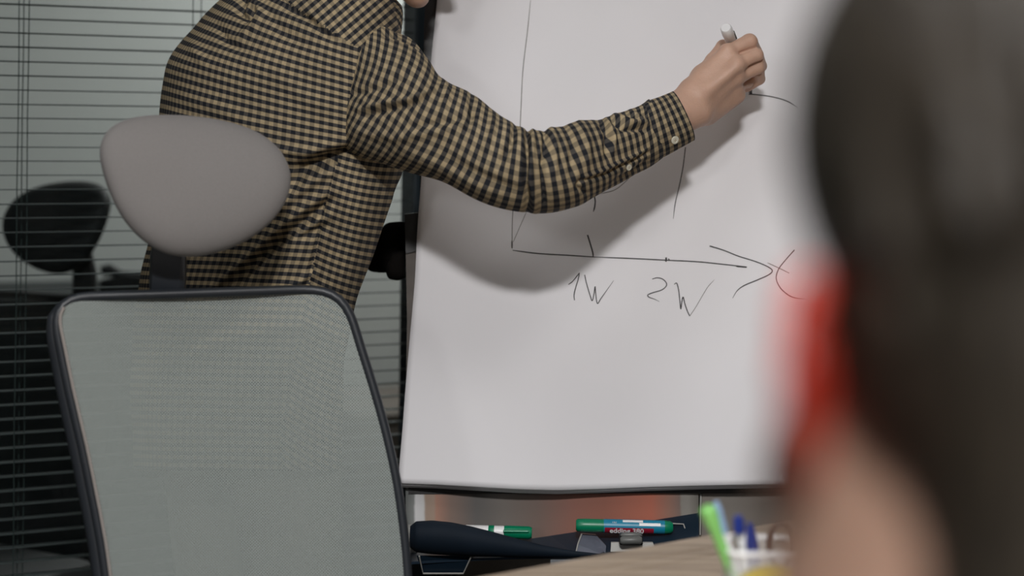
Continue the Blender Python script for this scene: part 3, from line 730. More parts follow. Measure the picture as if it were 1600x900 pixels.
# red label wrapped over the lower front of the barrel
def wrap(f0, f1, a0, a1, r, name, m):
    up = Vector((0, 0, 1)); sd = ax.cross(up).normalized(); up = sd.cross(ax).normalized()   # sd points away or to the camera
    if sd.y > 0: sd = -sd
    rows = []
    for f in np.linspace(f0, f1, 12):
        rows.append([at(f) + (sd * math.cos(t) + up * math.sin(t)) * r for t in np.linspace(a0, a1, 10)])
    bmq = bmesh.new(); R_ = [[bmq.verts.new(p) for p in r_] for r_ in rows]
    for A_, B_ in zip(R_[:-1], R_[1:]):
        for k in range(9): bmq.faces.new((A_[k], B_[k], B_[k + 1], A_[k + 1]))
    bmesh.ops.recalc_face_normals(bmq, faces=bmq.faces[:]); me = bpy.data.meshes.new(name); bmq.to_mesh(me); bmq.free()
    return link(name, me, m, mk), sd, up
_, sd, up = wrap(.295, .80, -.02, -1.3, .01055, 'red_label', M['red'])
wrap(.65, .87, .78, .35, .01055, 'white_label', M['white'])
wrap(.48, .69, 1.35, .85, .01055, 'white_label', M['white'])
tdir = (sd * math.cos(-.42) + up * math.sin(-.42)); tup = (-sd * math.sin(-.42) + up * math.cos(-.42))
text_on("edding 380", at(.345) + tdir * .0110 - tup * .0045, ax, tup, .0120, M['white'], mk)
text_on("1.5-3", at(.37) + (sd * .8 + up * .6) * .0108, ax, up, .0034, M['white'], mk)
# second pen half under the flap
a = PV(728, 829, 2.665); b = PV(831, 832.5, 2.66); ax = (b - a); L = ax.length; ax.normalize()
m2 = empty('board_marker', (a + b) / 2); tag(m2, 'white marker pen with green cap half hidden under the navy flap', 'marker pen')
MB().lathe(at(0), at(.62), [(0, .0088), (.9, .0092), (1, .0085)]).build('barrel', M['white'], m2, True)
MB().lathe(at(.58), at(1), [(0, .0094), (.1, .0100), (.9, .0098), (1, .0080)]).build('cap', M['green'], m2, True)
MB().lathe(at(.30), at(.46), [(0, .006), (.3, .0095), (.8, .0095), (1, .004)]).build('green_label', M['green'], m2, True)
MB().box((-.02, -.0035, -.0015), (.02, .0035, .0015), Matrix.Translation(at(.76) + Vector((0, -.0095, .004))), bevel=.001).build('clip', M['green'], m2)
# grey clip
cl = empty('grey_clip', PV(985, 850, 2.60)); tag(cl, 'small grey plastic clip standing in the tray before the blue marker', 'clip')
MB().lathe(PV(970, 836, 2.61), PV(1002, 836, 2.61), [(0, .002), (.2, .0042), (.8, .0042), (1, .002)]).build('jaw', M['greyclip'], cl, True)
MB().lathe(PV(969, 844.5, 2.605), PV(1003, 844, 2.605), [(0, .004), (.1, .0062), (.9, .0062), (1, .004)]).build('jaw', M['greyclip'], cl, True)
MB().box((-.018, -.004, -.004), (.018, .012, .012), Matrix.Translation(PV(986, 847, 2.615)), bevel=.002).build('hinge', M['black'], cl)
MB().poly([PV(955, 848, 2.625), PV(1020, 848, 2.625), PV(1026, 862, 2.62), PV(954, 862, 2.62)], (0, .006, 0)).build('pad', M['greylight'], cl)

# ------------------------------------------------------------------ table
tA = PV(780, 897, 1.0); tz = 0.74
def on_plane(px, py, z):
    d = PV(px, py, 1.0); k = (z - CH) / (d.z - CH); return Vector((d.x * k, k, z))
e1 = on_plane(780, 897, tz); e2 = on_plane(1215, 817, tz); dr = (e2 - e1).normalized()
nrm = Vector((dr.y, -dr.x, 0))        # toward the camera side
l0 = e1 - dr * 0.55; l1 = e1 + dr * 1.55
tab = empty('meeting_table', (0.6, 1.5, 0)); tag(tab, 'pale wooden meeting table in front of the flipchart', 'table')
near1 = Vector((l1.x, 1.0, tz)); near0 = Vector((l0.x + .12, 1.0, tz))
def tabpoly(off, z, th, name, m):
    A = l0 + nrm * off; B = l1 + nrm * off
    pts = [Vector((A.x + .0, A.y, z)), Vector((B.x, B.y, z)), Vector((B.x, 1.0 + off, z)), Vector((A.x + 0.1, 1.0 + off, z))]
    return MB().poly(pts, (0, 0, -th)).build(name, m, tab)
# top built as edge band, groove and main board
tabpoly(0.0, tz - 0.003, 0.022, 'table_core', M['brown'])
def band(o0, o1, name):
    A, B = l0 + nrm * o0, l1 + nrm * o0; C2, D2 = l1 + nrm * o1, l0 + nrm * o1
    return MB().poly([A, B, C2, D2], (0, 0, -.02)).build(name, M['wood'], tab)
band(-0.002, 0.045, 'edge_band'); band(0.0475, 0.075, 'edge_band')
A = l0 + nrm * .0775; B = l1 + nrm * .0775
MB().poly([A, B, Vector((B.x, .99, tz)), Vector((A.x + .1, .99, tz))], (0, 0, -.022)).build('table_top', M['wood'], tab)
for p in (Vector((l0.x + .2, 1.1, 0)), Vector((l1.x - .1, 1.1, 0)), l1 + nrm * .12 - dr * .1, l0 + nrm * .15 + dr * .3):
    MB().box((p.x - .025, p.y - .025, 0), (p.x + .025, p.y + .025, tz - .025)).build('leg', M['steel'], tab)

# pen cup -------------------------------------------------------------
def on_table(px, d): return Vector((PV(px, 0, d).x, d, tz))
cw = 0.037; cupc = Vector((P(np.float64(1193), np.float64(866), np.float64(1.78))[0], 1.80, tz + .001)); rimz = PV(1180, 866, 1.765).z
cup = empty('pen_cup', cupc); tag(cup, 'white wire mesh pen cup holding pens on the wooden table', 'pen cup')
def rr_loop(c, hw, r, z, n=6):
    o = []
    for q_, (sx, sy) in enumerate(((1, 1), (-1, 1), (-1, -1), (1, -1))):
        for k in range(n + 1):
            an = q_ * math.pi / 2 + k / n * math.pi / 2; o.append(Vector((c.x + sx * (hw - r) + r * math.cos(an), c.y + sy * (hw - r) + r * math.sin(an), z)))
    return o
lo_ = rr_loop(cupc, cw, .012, tz + .003); hi_ = rr_loop(cupc, cw, .012, rimz)
n = len(lo_); V = [tuple(p) for p in lo_ + hi_]; Q = [(k, (k + 1) % n, n + (k + 1) % n, n + k) for k in range(n)]
per = [0]
for k in range(n): per.append(per[-1] + (lo_[(k + 1) % n] - lo_[k]).length)
uv = []
for k in range(n): uv += [(per[k], 0), (per[k + 1], 0), (per[k + 1], rimz - tz), (per[k], rimz - tz)]
link('mesh_wall', from_np('mesh_wall', V, Q, uv), M['cupmesh'], cup)
MB().tube(hi_, .0032, 8, closed=True).build('rim', M['white'], cup, True)
MB().tube(lo_, .003, 8, closed=True).build('base_ring', M['white'], cup, True)
MB().poly([Vector((p.x, p.y, tz + .004)) for p in lo_], (0, 0, -.002)).build('base', M['white'], cup)
def pen(name, label, tip, foot, parts):
    o = empty(name, foot); tag(o, label, 'pen', 'pens in the white mesh cup')
    for nm, f0, f1, prof, m in parts:
        MB().lathe(foot + (tip - foot) * f0, foot + (tip - foot) * f1, prof, 18).build(nm, M[m], o, True)
zb_ = tz + .008
def ft(dx, dy): return Vector((cupc.x + dx, cupc.y + dy, zb_))
pen('felt_pen', 'light green felt pen with bulbous cap leaning left in the mesh cup', PV(1104, 792, 1.77), ft(-.008, -.008),
    [('barrel', 0, .62, [(0, .004), (.1, .0052), (1, .0055)], 'lime'), ('cap', .60, 1, [(0, .0058), (.5, .0062), (.8, .0088), (.95, .0085), (1, .006)], 'lime')])
pen('ballpoint_pen', 'pale blue and white ballpoint pen leaning behind the green pen', PV(1118, 784, 1.81), ft(-.01, .01),
    [('barrel', 0, .8, [(0, .003), (.1, .0042), (1, .0042)], 'white'), ('cap', .74, 1, [(0, .0046), (.8, .0046), (1, .003)], 'paleblue')])
pen('capped_pen', 'grey pen with short dark blue cap standing in the cup middle', PV(1153, 806, 1.81), ft(-.012, .02),
    [('barrel', 0, .86, [(0, .003), (.1, .004), (1, .004)], 'greylight'), ('cap', .84, 1, [(0, .0060), (.8, .0055), (1, .004)], 'blue')])
pen('blue_pen', 'bright blue capped pen rightmost of the upright pens in the cup', PV(1170, 818, 1.79), ft(.0, -.0),
    [('barrel', 0, .6, [(0, .004), (1, .0045)], 'white'), ('cap', .55, 1, [(0, .0066), (.6, .0062), (.9, .0042), (1, .0028)], 'blue')])
pen('white_pen', 'white pen low in the cup between the two blue caps', PV(1160, 842, 1.80), ft(-.005, .004),
    [('barrel', 0, 1, [(0, .004), (.95, .005), (1, .004)], 'white')])
sc_ = empty('scissors', ft(.02, 0)); tag(sc_, 'dark brown handled scissors leaning right in the mesh cup', 'scissors')
hc = PV(1216, 852, 1.80)
MB().tube([hc + Vector((.012 * math.cos(t), 0, .022 * math.sin(t))) for t in np.linspace(0, 2 * math.pi, 17)[:-1]], .003, 8, closed=True).build('handle', M['darkred'], sc_, True)
MB().tube([hc + Vector((.026 + .011 * math.cos(t), .004, .020 * math.sin(t))) for t in np.linspace(0, 2 * math.pi, 17)[:-1]], .003, 8, closed=True).build('handle', M['darkred'], sc_, True)
MB().tube([hc + Vector((.003, 0, -.02)), ft(.012, .0)], [.003, .0015], 8).build('blade', M['steel'], sc_, True)
MB().tube([hc + Vector((.022, .004, -.02)), ft(.018, .004)], [.003, .0015], 8).build('blade', M['steel'], sc_, True)
# tape roll standing in front of the cup
tcn = PV(1208, 886, 1.70); rt = .056; tc_ = Vector((tcn.x, 1.70, tz + rt))
rt = (tcn.z - tz) / 2; tc_.z = tz + rt
tp = empty('tape_roll', (tc_.x, tc_.y, tz)); tag(tp, 'yellow adhesive tape roll standing before the pen cup', 'tape')
def annulus(c, r0, r1, w_, name, m, parent):
    bmq = bmesh.new(); K = 40; R_ = []
    for r, y in ((r0, -w_), (r1, -w_), (r1, w_), (r0, w_)):
        R_.append([bmq.verts.new(c + Vector((r * math.cos(2 * math.pi * k / K), y, r * math.sin(2 * math.pi * k / K)))) for k in range(K)])
    for q_ in range(4):
        A_, B_ = R_[q_], R_[(q_ + 1) % 4]
        for k in range(K): bmq.faces.new((A_[k], A_[(k + 1) % K], B_[(k + 1) % K], B_[k]))
    bmesh.ops.recalc_face_normals(bmq, faces=bmq.faces[:]); me = bpy.data.meshes.new(name); bmq.to_mesh(me); bmq.free(); return link(name, me, m, parent, False)
annulus(tc_, rt - .013, rt, .009, 'tape', M['yellow'], tp); annulus(tc_, rt - .016, rt - .0131, .0095, 'core', M['white'], tp)

# ------------------------------------------------------------------ figures: signed distance modelling
class SDF:
    def __init__(s): s.p = []
    def cap(s, a, b, ra, rb=None, k=0.012): s.p.append(('c', np.array(a[:], float), np.array(b[:], float), ra, ra if rb is None else rb, k)); return s
    def ell(s, c, r, R=None, k=0.012): s.p.append(('e', np.array(c[:], float), np.array(r, float), np.eye(3) if R is None else R, None, k)); return s
    def sub(s, c, r, k=0.006): s.p.append(('s', np.array(c[:], float), r, None, None, k)); return s
    def grid(s, xs, ys, zs):
        F = np.full((len(xs), len(ys), len(zs)), 1.0, np.float32)
        for kind, a, b, c, d, k in s.p:
            pad = k + 0.02
            if kind == 'c': r = max(c, d); lo = np.minimum(a, b) - r - pad; hi = np.maximum(a, b) + r + pad
            elif kind == 'e': r = b.max(); lo = a - r - pad; hi = a + r + pad
            else: lo = a - b - pad; hi = a + b + pad
            sx = slice(*np.searchsorted(xs, (lo[0], hi[0]))); sy = slice(*np.searchsorted(ys, (lo[1], hi[1]))); sz = slice(*np.searchsorted(zs, (lo[2], hi[2])))
            X = xs[sx][:, None, None].astype(np.float32); Y = ys[sy][None, :, None].astype(np.float32); Z_ = zs[sz][None, None, :].astype(np.float32)
            if X.size == 0 or Y.size == 0 or Z_.size == 0: continue
            if kind == 'c':
                ab = b - a; l2 = max(float(ab @ ab), 1e-12)
                t = np.clip(((X - a[0]) * ab[0] + (Y - a[1]) * ab[1] + (Z_ - a[2]) * ab[2]) / l2, 0, 1)
                D = np.sqrt((X - a[0] - t * ab[0]) ** 2 + (Y - a[1] - t * ab[1]) ** 2 + (Z_ - a[2] - t * ab[2]) ** 2) - (c + (d - c) * t)
            elif kind == 'e':
                dx, dy, dz = X - a[0], Y - a[1], Z_ - a[2]; q = [c[0, m] * dx + c[1, m] * dy + c[2, m] * dz for m in range(3)]
                k0 = np.sqrt(sum((q[m] / b[m]) ** 2 for m in range(3))); k1 = np.sqrt(sum((q[m] / b[m] ** 2) ** 2 for m in range(3)))
                D = k0 * (k0 - 1) / np.maximum(k1, 1e-6)
            else:
                D = b - np.sqrt((X - a[0]) ** 2 + (Y - a[1]) ** 2 + (Z_ - a[2]) ** 2)
                S = F[sx, sy, sz]; h = np.clip(0.5 - 0.5 * (S - D) / k, 0, 1); F[sx, sy, sz] = S * (1 - h) + D * h + k * h * (1 - h); continue
            S = F[sx, sy, sz]; h = np.clip(0.5 + 0.5 * (S - D) / k, 0, 1); F[sx, sy, sz] = S * (1 - h) + D * h - k * h * (1 - h)
        return F
    def mesh(s, name, xs, ys, zs, noise=None):
        F = s.grid(xs, ys, zs)
        S = F < 0
        cnt = np.zeros(tuple(n - 1 for n in S.shape), np.uint8)
        for a in (0, 1):
            for b in (0, 1):
                for c in (0, 1): cnt += S[a:S.shape[0] - 1 + a, b:S.shape[1] - 1 + b, c:S.shape[2] - 1 + c]
        act = np.argwhere((cnt > 0) & (cnt < 8)); idx = np.full(cnt.shape, -1, np.int32); idx[tuple(act.T)] = np.arange(len(act))
        i, j, k = act.T; acc = np.zeros((len(act), 3)); num = np.zeros(len(act)); G = (xs, ys, zs)
        for ax_ in range(3):
            o = [0, 1, 2]; o.remove(ax_)
            for u in (0, 1):
                for v in (0, 1):
                    A = [i.copy(), j.copy(), k.copy()]; A[o[0]] = A[o[0]] + u; A[o[1]] = A[o[1]] + v; B = [q.copy() for q in A]; B[ax_] = B[ax_] + 1
                    fa = F[tuple(A)].astype(float); fb = F[tuple(B)].astype(float); m = (fa < 0) != (fb < 0); t = np.where(m, fa / np.where(m, fa - fb, 1), 0)
                    for q in range(3):
                        pa = G[q][A[q]]; pb = G[q][B[q]]; acc[:, q] += np.where(m, pa + t * (pb - pa), 0)
                    num += m
        V = acc / num[:, None]; quads = []
        for ax_ in range(3):
            sl0 = [slice(1, -1)] * 3; sl1 = [slice(1, -1)] * 3; sl0[ax_] = slice(0, -1); sl1[ax_] = slice(1, None)
            E = np.argwhere(S[tuple(sl0)] != S[tuple(sl1)]); 
            if not len(E): continue
            off = np.array([1, 1, 1]); off[ax_] = 0; E = E + off; o = [(ax_ + 1) % 3, (ax_ + 2) % 3]
            c = []
            for u, v in ((1, 1), (0, 1), (0, 0), (1, 0)):
                e = E.copy(); e[:, o[0]] -= u; e[:, o[1]] -= v; c.append(idx[tuple(e.T)])
            q = np.stack(c, 1); fl = ~S[tuple(E.T)]; q[fl] = q[fl][:, ::-1]; q = q[(q >= 0).all(1)]; quads.append(q)
        me = from_np(name, V, np.concatenate(quads)); return me
def axis(segs):
    o = []
    for a, b, st_ in segs: o.append(np.arange(a, b - 1e-6, st_))
    o.append([segs[-1][1]]); return np.concatenate(o)
def frame(fwd, up=(0, 0, 1), roll=0.0):
    f = np.array(fwd, float); f /= np.linalg.norm(f); u = np.array(up, float); u = u - f * (u @ f); u /= np.linalg.norm(u)
    r = np.cross(f, u)
    if roll: r, u = r * math.cos(roll) + u * math.sin(roll), -r * math.sin(roll) + u * math.cos(roll)
    return np.stack([r, f, u], 1)        # columns: right, forward, up
def head(S, o, R, sc=1.0, ears=True):
    o = np.array(o[:], float); w = lambda x, y, z: o + R @ (np.array([x, y, z]) * sc); e = lambda *r: tuple(q * sc for q in r)
    S.ell(w(0, -.018, .035), e(.076, .097, .088), R, .02); S.ell(w(0, .028, -.028), e(.064, .066, .088), R, .02)
    for sx in (-1, 1):
        S.cap(w(.054 * sx, .0, -.055), w(.012 * sx, .078, -.098), .018 * sc, .015 * sc, .018)
        S.ell(w(.040 * sx, .068, -.02), e(.02, .02, .018), R, .015)
        S.cap(w(.016 * sx, .092, .022), w(.042 * sx, .080, .020), .009 * sc, .008 * sc, .012)
        S.ell(w(.011 * sx, .104, -.036), e(.007, .008, .006), R, .004)
    S.ell(w(0, .083, -.100), e(.018, .016, .016), R, .012)
    S.cap(w(0, .090, .008), w(0, .116, -.034), .007 * sc, .0095 * sc, .008)
    S.cap(w(-.019, .089, -.060), w(.019, .089, -.060), .0065 * sc, None, .004); S.cap(w(-.016, .088, -.072), w(.016, .088, -.072), .0075 * sc, None, .004)
    for sx in (-1, 1): S.sub(w(.031 * sx, .107, .003), .013 * sc, .008)
    if ears:
        for sx in (-1, 1): S.ell(w(.080 * sx, -.012, -.012), e(.008, .018, .032), R, .006); S.ell(w(.084 * sx, -.022, .004), e(.006, .014, .022), R, .005); S.sub(w(.090 * sx, -.006, -.012), .009 * sc, .004)
def hair(name, m, parent, o, R, sc=1.0, back=0.0, step=0.0035, long=False):
    S = SDF(); o = np.array(o[:], float); w = lambda x, y, z: o + R @ (np.array([x, y, z]) * sc)
    S.ell(w(0, -.026, .047), tuple(q * sc for q in (.084, .102, .090)), R, .02)
    S.ell(w(0, -.050, -.01), tuple(q * sc for q in (.074, .070, .075 + back)), R, .02)
    for sx in (-1, 1): S.ell(w(.062 * sx, -.035, -.005), tuple(q * sc for q in (.020, .035, .045)), R, .012)
    if long: S.ell(w(.002, -.012, .062), (.089, .106, .093), R, .02); S.cap(w(.002, -.075, -.03), w(-.016, -.088, -.19), .060, .054, .02); S.cap(w(.03, -.075, -.03), w(.05, -.08, -.19), .058, .045, .02)
    S.ell(w(0, .045, .105), tuple(q * sc for q in (.055, .045, .026)), R, .02)
    for k in range(70):      # tufts
        u = rng.uniform(-1, 1); v = rng.uniform(-1, .35); ww = math.sqrt(max(0, 1 - u * u)); an = v * math.pi
        x = .083 * u; z_ = .047 + .088 * ww * math.cos(an * .9); y = -.026 - .10 * ww * math.sin(-an * .9 + 0.2)
        z2 = z_ - .03; y2 = y - .012
        if y > .05 and z_ < .08: continue
        S.cap(w(x, y, z_), w(x * 1.03, y2, z2), .006 * sc, .003 * sc, .006)
    lo = o - .20 * sc; hi = o + .20 * sc
    return link(name, S.mesh(name, np.arange(lo[0], hi[0], step), np.arange(lo[1], hi[1], step), np.arange(lo[2], hi[2], step)), m, parent)
def eyes(parent, o, R, sc=1.0):
    o = np.array(o[:], float)
    for sx in (-1, 1):
        c = Vector(o + R @ (np.array([.031 * sx, .083, .003]) * sc)); f = Vector(R[:, 1])
        MB().lathe(c - f * .011, c + f * .0112, [(0, .0005), (.06, .005), (.2, .0088), (.5, .0112), (.8, .0088), (.94, .005), (1, .0005)], 20).build('eye', M['eye'], parent, True)
        MB().lathe(c + f * .0098, c + f * .0118, [(0, .0052), (.6, .0042), (1, .001)], 16).build('iris', M['iris'], parent, True)

# ---- the presenter -----------------------------------------------------
pr = empty('person', (-0.42, 2.74, 0))
tag(pr, 'person in a beige and black gingham shirt drawing on the flipchart with a raised arm', 'person')
S = SDF()
HC = PV(606, -129, 2.62); HR = frame((0.92, 0.30, -0.30))
head(S, HC, HR)
nb = PV(545, 10, 2.66)
S.cap(Vector(np.array(HC[:]) + HR @ np.array([0, -.035, -.05])), nb, .052, .058, .03)
# trunk (kept inside the shirt)
FW = Vector((.707, .707, 0)); RT = Vector((.707, -.707, 0))
ch = PV(440, 130, 2.69); wa = PV(408, 400, 2.71); pe = PV(385, 600, 2.74)
Rb = frame(FW)
S.ell(ch, (.155, .10, .16), Rb, .04); S.ell(PV(425, 260, 2.70), (.135, .095, .14), Rb, .05); S.ell(wa, (.115, .085, .13), Rb, .05); S.ell(pe, (.15, .105, .12), Rb, .05)
S.cap(PV(420, 50, 2.74), PV(545, 40, 2.64), .045, .045, .03)
sh = PV(570, 118, 2.60); el = PV(838, 270, 2.475); wr = PV(1068, 172, 2.625)
S.cap(PV(500, 90, 2.63), sh, .06, .052, .03); S.cap(sh, el, .048, .038, .02)
fm = el.lerp(wr, .3); S.cap(el, fm, .036, .036, .02); S.cap(fm, wr, .036, .026, .02)
S.cap(PV(1056, 170, 2.622), PV(1084, 152, 2.632), .023, .024, .015); S.cap(PV(1050, 190, 2.612), PV(1090, 176, 2.63), .024, .022, .015)
# right hand
kn = [PV(1137, 82, 2.650), PV(1151, 101, 2.640), PV(1151, 121, 2.648), PV(1147, 137, 2.662)]
wb = [PV(1082, 140, 2.635), PV(1086, 153, 2.632), PV(1090, 166, 2.636), PV(1096, 178, 2.645)]
rk = [.0125, .0122, .0112, .0100]
for k in range(4):
    S.cap(wb[k], kn[k], .0190 - .001 * k, rk[k], .014)
S.cap(PV(1100, 120, 2.655), PV(1130, 95, 2.665), .020, .013, .014)     # thenar side fill
S.cap(PV(1105, 178, 2.662), PV(1150, 148, 2.672), .018, .015, .014)     # hypothenar
S.cap(PV(1096, 150, 2.6165), PV(1150, 106, 2.6265), .0030, .0034, .016)     # tendon
for (x0, y0, d0), (x1, y1, d1), rr_ in (((1157, 83, 2.6465), (1184, 74, 2.655), .0022), ((1170, 103, 2.6435), (1192, 95, 2.655), .0022), ((1166, 122, 2.655), (1188, 117, 2.664), .0020)):
    CUTS = globals().setdefault('CUTS', []); CUTS += [(PV(x0 + (x1 - x0) * t, y0 + (y1 - y0) * t, d0 + (d1 - d0) * t), rr_) for t in np.linspace(0, 1, 14)]
for k in (0, 1, 2, 3): S.ell(np.array(kn[k][:]) + np.array([0, -.0015 if k == 0 else -.003, 0]), (.0118 - .0006 * k,) * 3, None, .010)
F_ = [  # knuckle, PIP, DIP, tip, radii
    (kn[0], PV(1171, 65.5, 2.664), PV(1180, 80, 2.690), PV(1170, 104, 2.705), (.0115, .0127, .0102, .0082)),
    (kn[1], PV(1180, 86.5, 2.656), PV(1188, 103, 2.686), PV(1172, 122, 2.698), (.0120, .0126, .0102, .0082)),
    (kn[2], PV(1183, 106, 2.666), PV(1186, 123, 2.692), PV(1168, 136, 2.700), (.0112, .0114, .0096, .0078)),
    (kn[3], PV(1168, 127, 2.684), PV(1168, 134, 2.704), PV(1156, 142, 2.706), (.0100, .0092, .0080, .0070))]
for a_, b_, c_, d_, r in F_:
    S.cap(a_, b_, r[0], r[1], .0035); S.cap(b_, c_, r[1], r[2], .003); S.cap(c_, d_, r[2], r[3], .002)
for c_, r_ in CUTS: S.sub(c_, r_, .0025)
S.cap(PV(1092, 128, 2.662), PV(1114, 95, 2.690), .016, .0120, .010); S.cap(PV(1114, 95, 2.690), PV(1130, 73, 2.700), .0120, .0108, .004); S.cap(PV(1130, 73, 2.700), PV(1152, 92, 2.712), .0112, .0085, .003)
# left arm, bent in front of the body
ls = PV(372, 100, 2.84); le = PV(405, 330, 2.95); lw = PV(500, 372, 2.93)
S.cap(PV(440, 90, 2.76), ls, .055, .05, .03); S.cap(ls, le, .046, .036, .02); S.cap(le, lw, .036, .024, .02)
hc_ = PV(530, 378, 2.915)
S.cap(lw, hc_, .024, .026, .015)
for k in range(4):
    z_ = -14 + 9.5 * k; a_ = PV(545, 376 + z_, 2.91); b_ = PV(562, 374 + z_, 2.89); c_ = PV(560, 378 + z_, 2.868)
    S.cap(a_, b_, .0105, .0095, .004); S.cap(b_, c_, .0092, .008, .003)
S.cap(PV(515, 362, 2.91), PV(545, 350, 2.88), .013, .010, .006)
# legs and feet
hp = {}
for sx in (-1, 1):
    hip = pe + RT * (.085 * sx) + Vector((0, 0, -.04)); kne = Vector((hip.x + .01, hip.y, .48)) + RT * (.02 * sx) + FW * .02; ank = Vector((kne.x, kne.y, .09)) - FW * .03
    S.cap(hip, kne, .078, .055, .03); S.cap(kne, ank, .052, .036, .02); S.cap(ank, Vector((ank.x, ank.y, .045)) + FW * .15, .034, .024, .02); hp[sx] = (hip, kne, ank)
h0 = PV(1040, 215, 2.6); h1 = PV(1200, 40, 2.72)
xs = axis([(-.78, -.30, .007), (-.30, -.05, .0035), (-.05, h0.x, .005), (h0.x, h1.x + .01, .0015), (h1.x + .01, .43, .01)])
ys = axis([(2.30, 2.575, .006), (2.575, 2.74, .0017), (2.74, 3.12, .005)])
zs_ = axis([(-.01, .14, .006), (.14, 1.05, .011), (1.05, 1.17, .004), (1.17, h0.z, .006), (h0.z, h1.z, .0015), (h1.z, 1.72, .0035)])
link('body', S.mesh('body', xs, ys, zs_), M['skin'], pr)
eyes(pr, HC, HR); hair('hair', M['hair'], pr, HC, HR)

# ---- cloth lofts --------------------------------------------------------
def seg_dist(px, py, pl):
    best = np.full(px.shape, 1e9); ts = np.zeros(px.shape); pl = np.array(pl, float); L = np.linalg.norm(np.diff(pl, axis=0), axis=1); tot = L.sum(); acc = 0
    for (a, b, l) in zip(pl[:-1], pl[1:], L):
        t = np.clip(((px - a[0]) * (b[0] - a[0]) + (py - a[1]) * (b[1] - a[1])) / (l * l), 0, 1); d = np.hypot(px - a[0] - t * (b[0] - a[0]), py - a[1] - t * (b[1] - a[1]))
        m = d < best; best[m] = d[m]; ts[m] = ((acc + t * l) / tot)[m]; acc += l
    return best, ts
def snoise(p, f, seed):
    r = np.random.RandomState(seed); o = np.zeros(p.shape[:-1])
    for _ in range(7):
        k = r.normal(size=3); k *= f / np.linalg.norm(k) * r.uniform(.6, 1.4); o += np.sin(p @ k + r.uniform(0, 6.28))
    return o / 2.6
def finish(V, front, folds, noise):
    """V (n,m,3) closed in axis 1. push the cloth along its normal by folds given on the visible side"""
    du = np.roll(V, -1, 1) - np.roll(V, 1, 1); dv = np.gradient(V, axis=0); nm = np.cross(du, dv); nm /= np.linalg.norm(nm, axis=2)[..., None] + 1e-9
    cen = V.mean(1, keepdims=True); s = np.sign(((V - cen) * nm).sum(2).mean()); nm *= s
    px, py = toPX(V); face = np.clip(-nm[..., 1] * 3 + .6, 0, 1)
    D = np.zeros(V.shape[:2])
    for pl, wd, amp in folds:
        d, t = seg_dist(px, py, pl); D += (amp * 1.5 if amp > 0 else amp * 2.0) * np.exp(-(d / wd) ** 2) * np.clip(np.sin(np.pi * np.clip(t * .94 + .03, 0, 1)), 0, 1) ** .45 * face
    for f, a, sd_ in noise: D += a * snoise(V, f, sd_)
    return V + nm * D[..., None]
def loft_mesh(name, V, UV, parent, mt, facefn=None):
    """UV (n,m+1,2); V (n,m,3)"""
    n, m = V.shape[:2]; i, j = np.meshgrid(np.arange(n - 1), np.arange(m), indexing='ij'); i = i.ravel(); j = j.ravel(); j2 = (j + 1) % m
    Q = np.stack([i * m + j, i * m + j2, (i + 1) * m + j2, (i + 1) * m + j], 1)
    uv = np.stack([UV[i, j], UV[i, j + 1], UV[i + 1, j + 1], UV[i + 1, j]], 1)
    if facefn is not None: uv = facefn(V.reshape(-1, 3)[Q], uv)
    me = from_np(name, V.reshape(-1, 3), Q, uv.reshape(-1, 2)); o = link(name, me, mt, parent)
    md = o.modifiers.new('solid', 'SOLIDIFY'); md.thickness = .0012; md.offset = -1
    return o
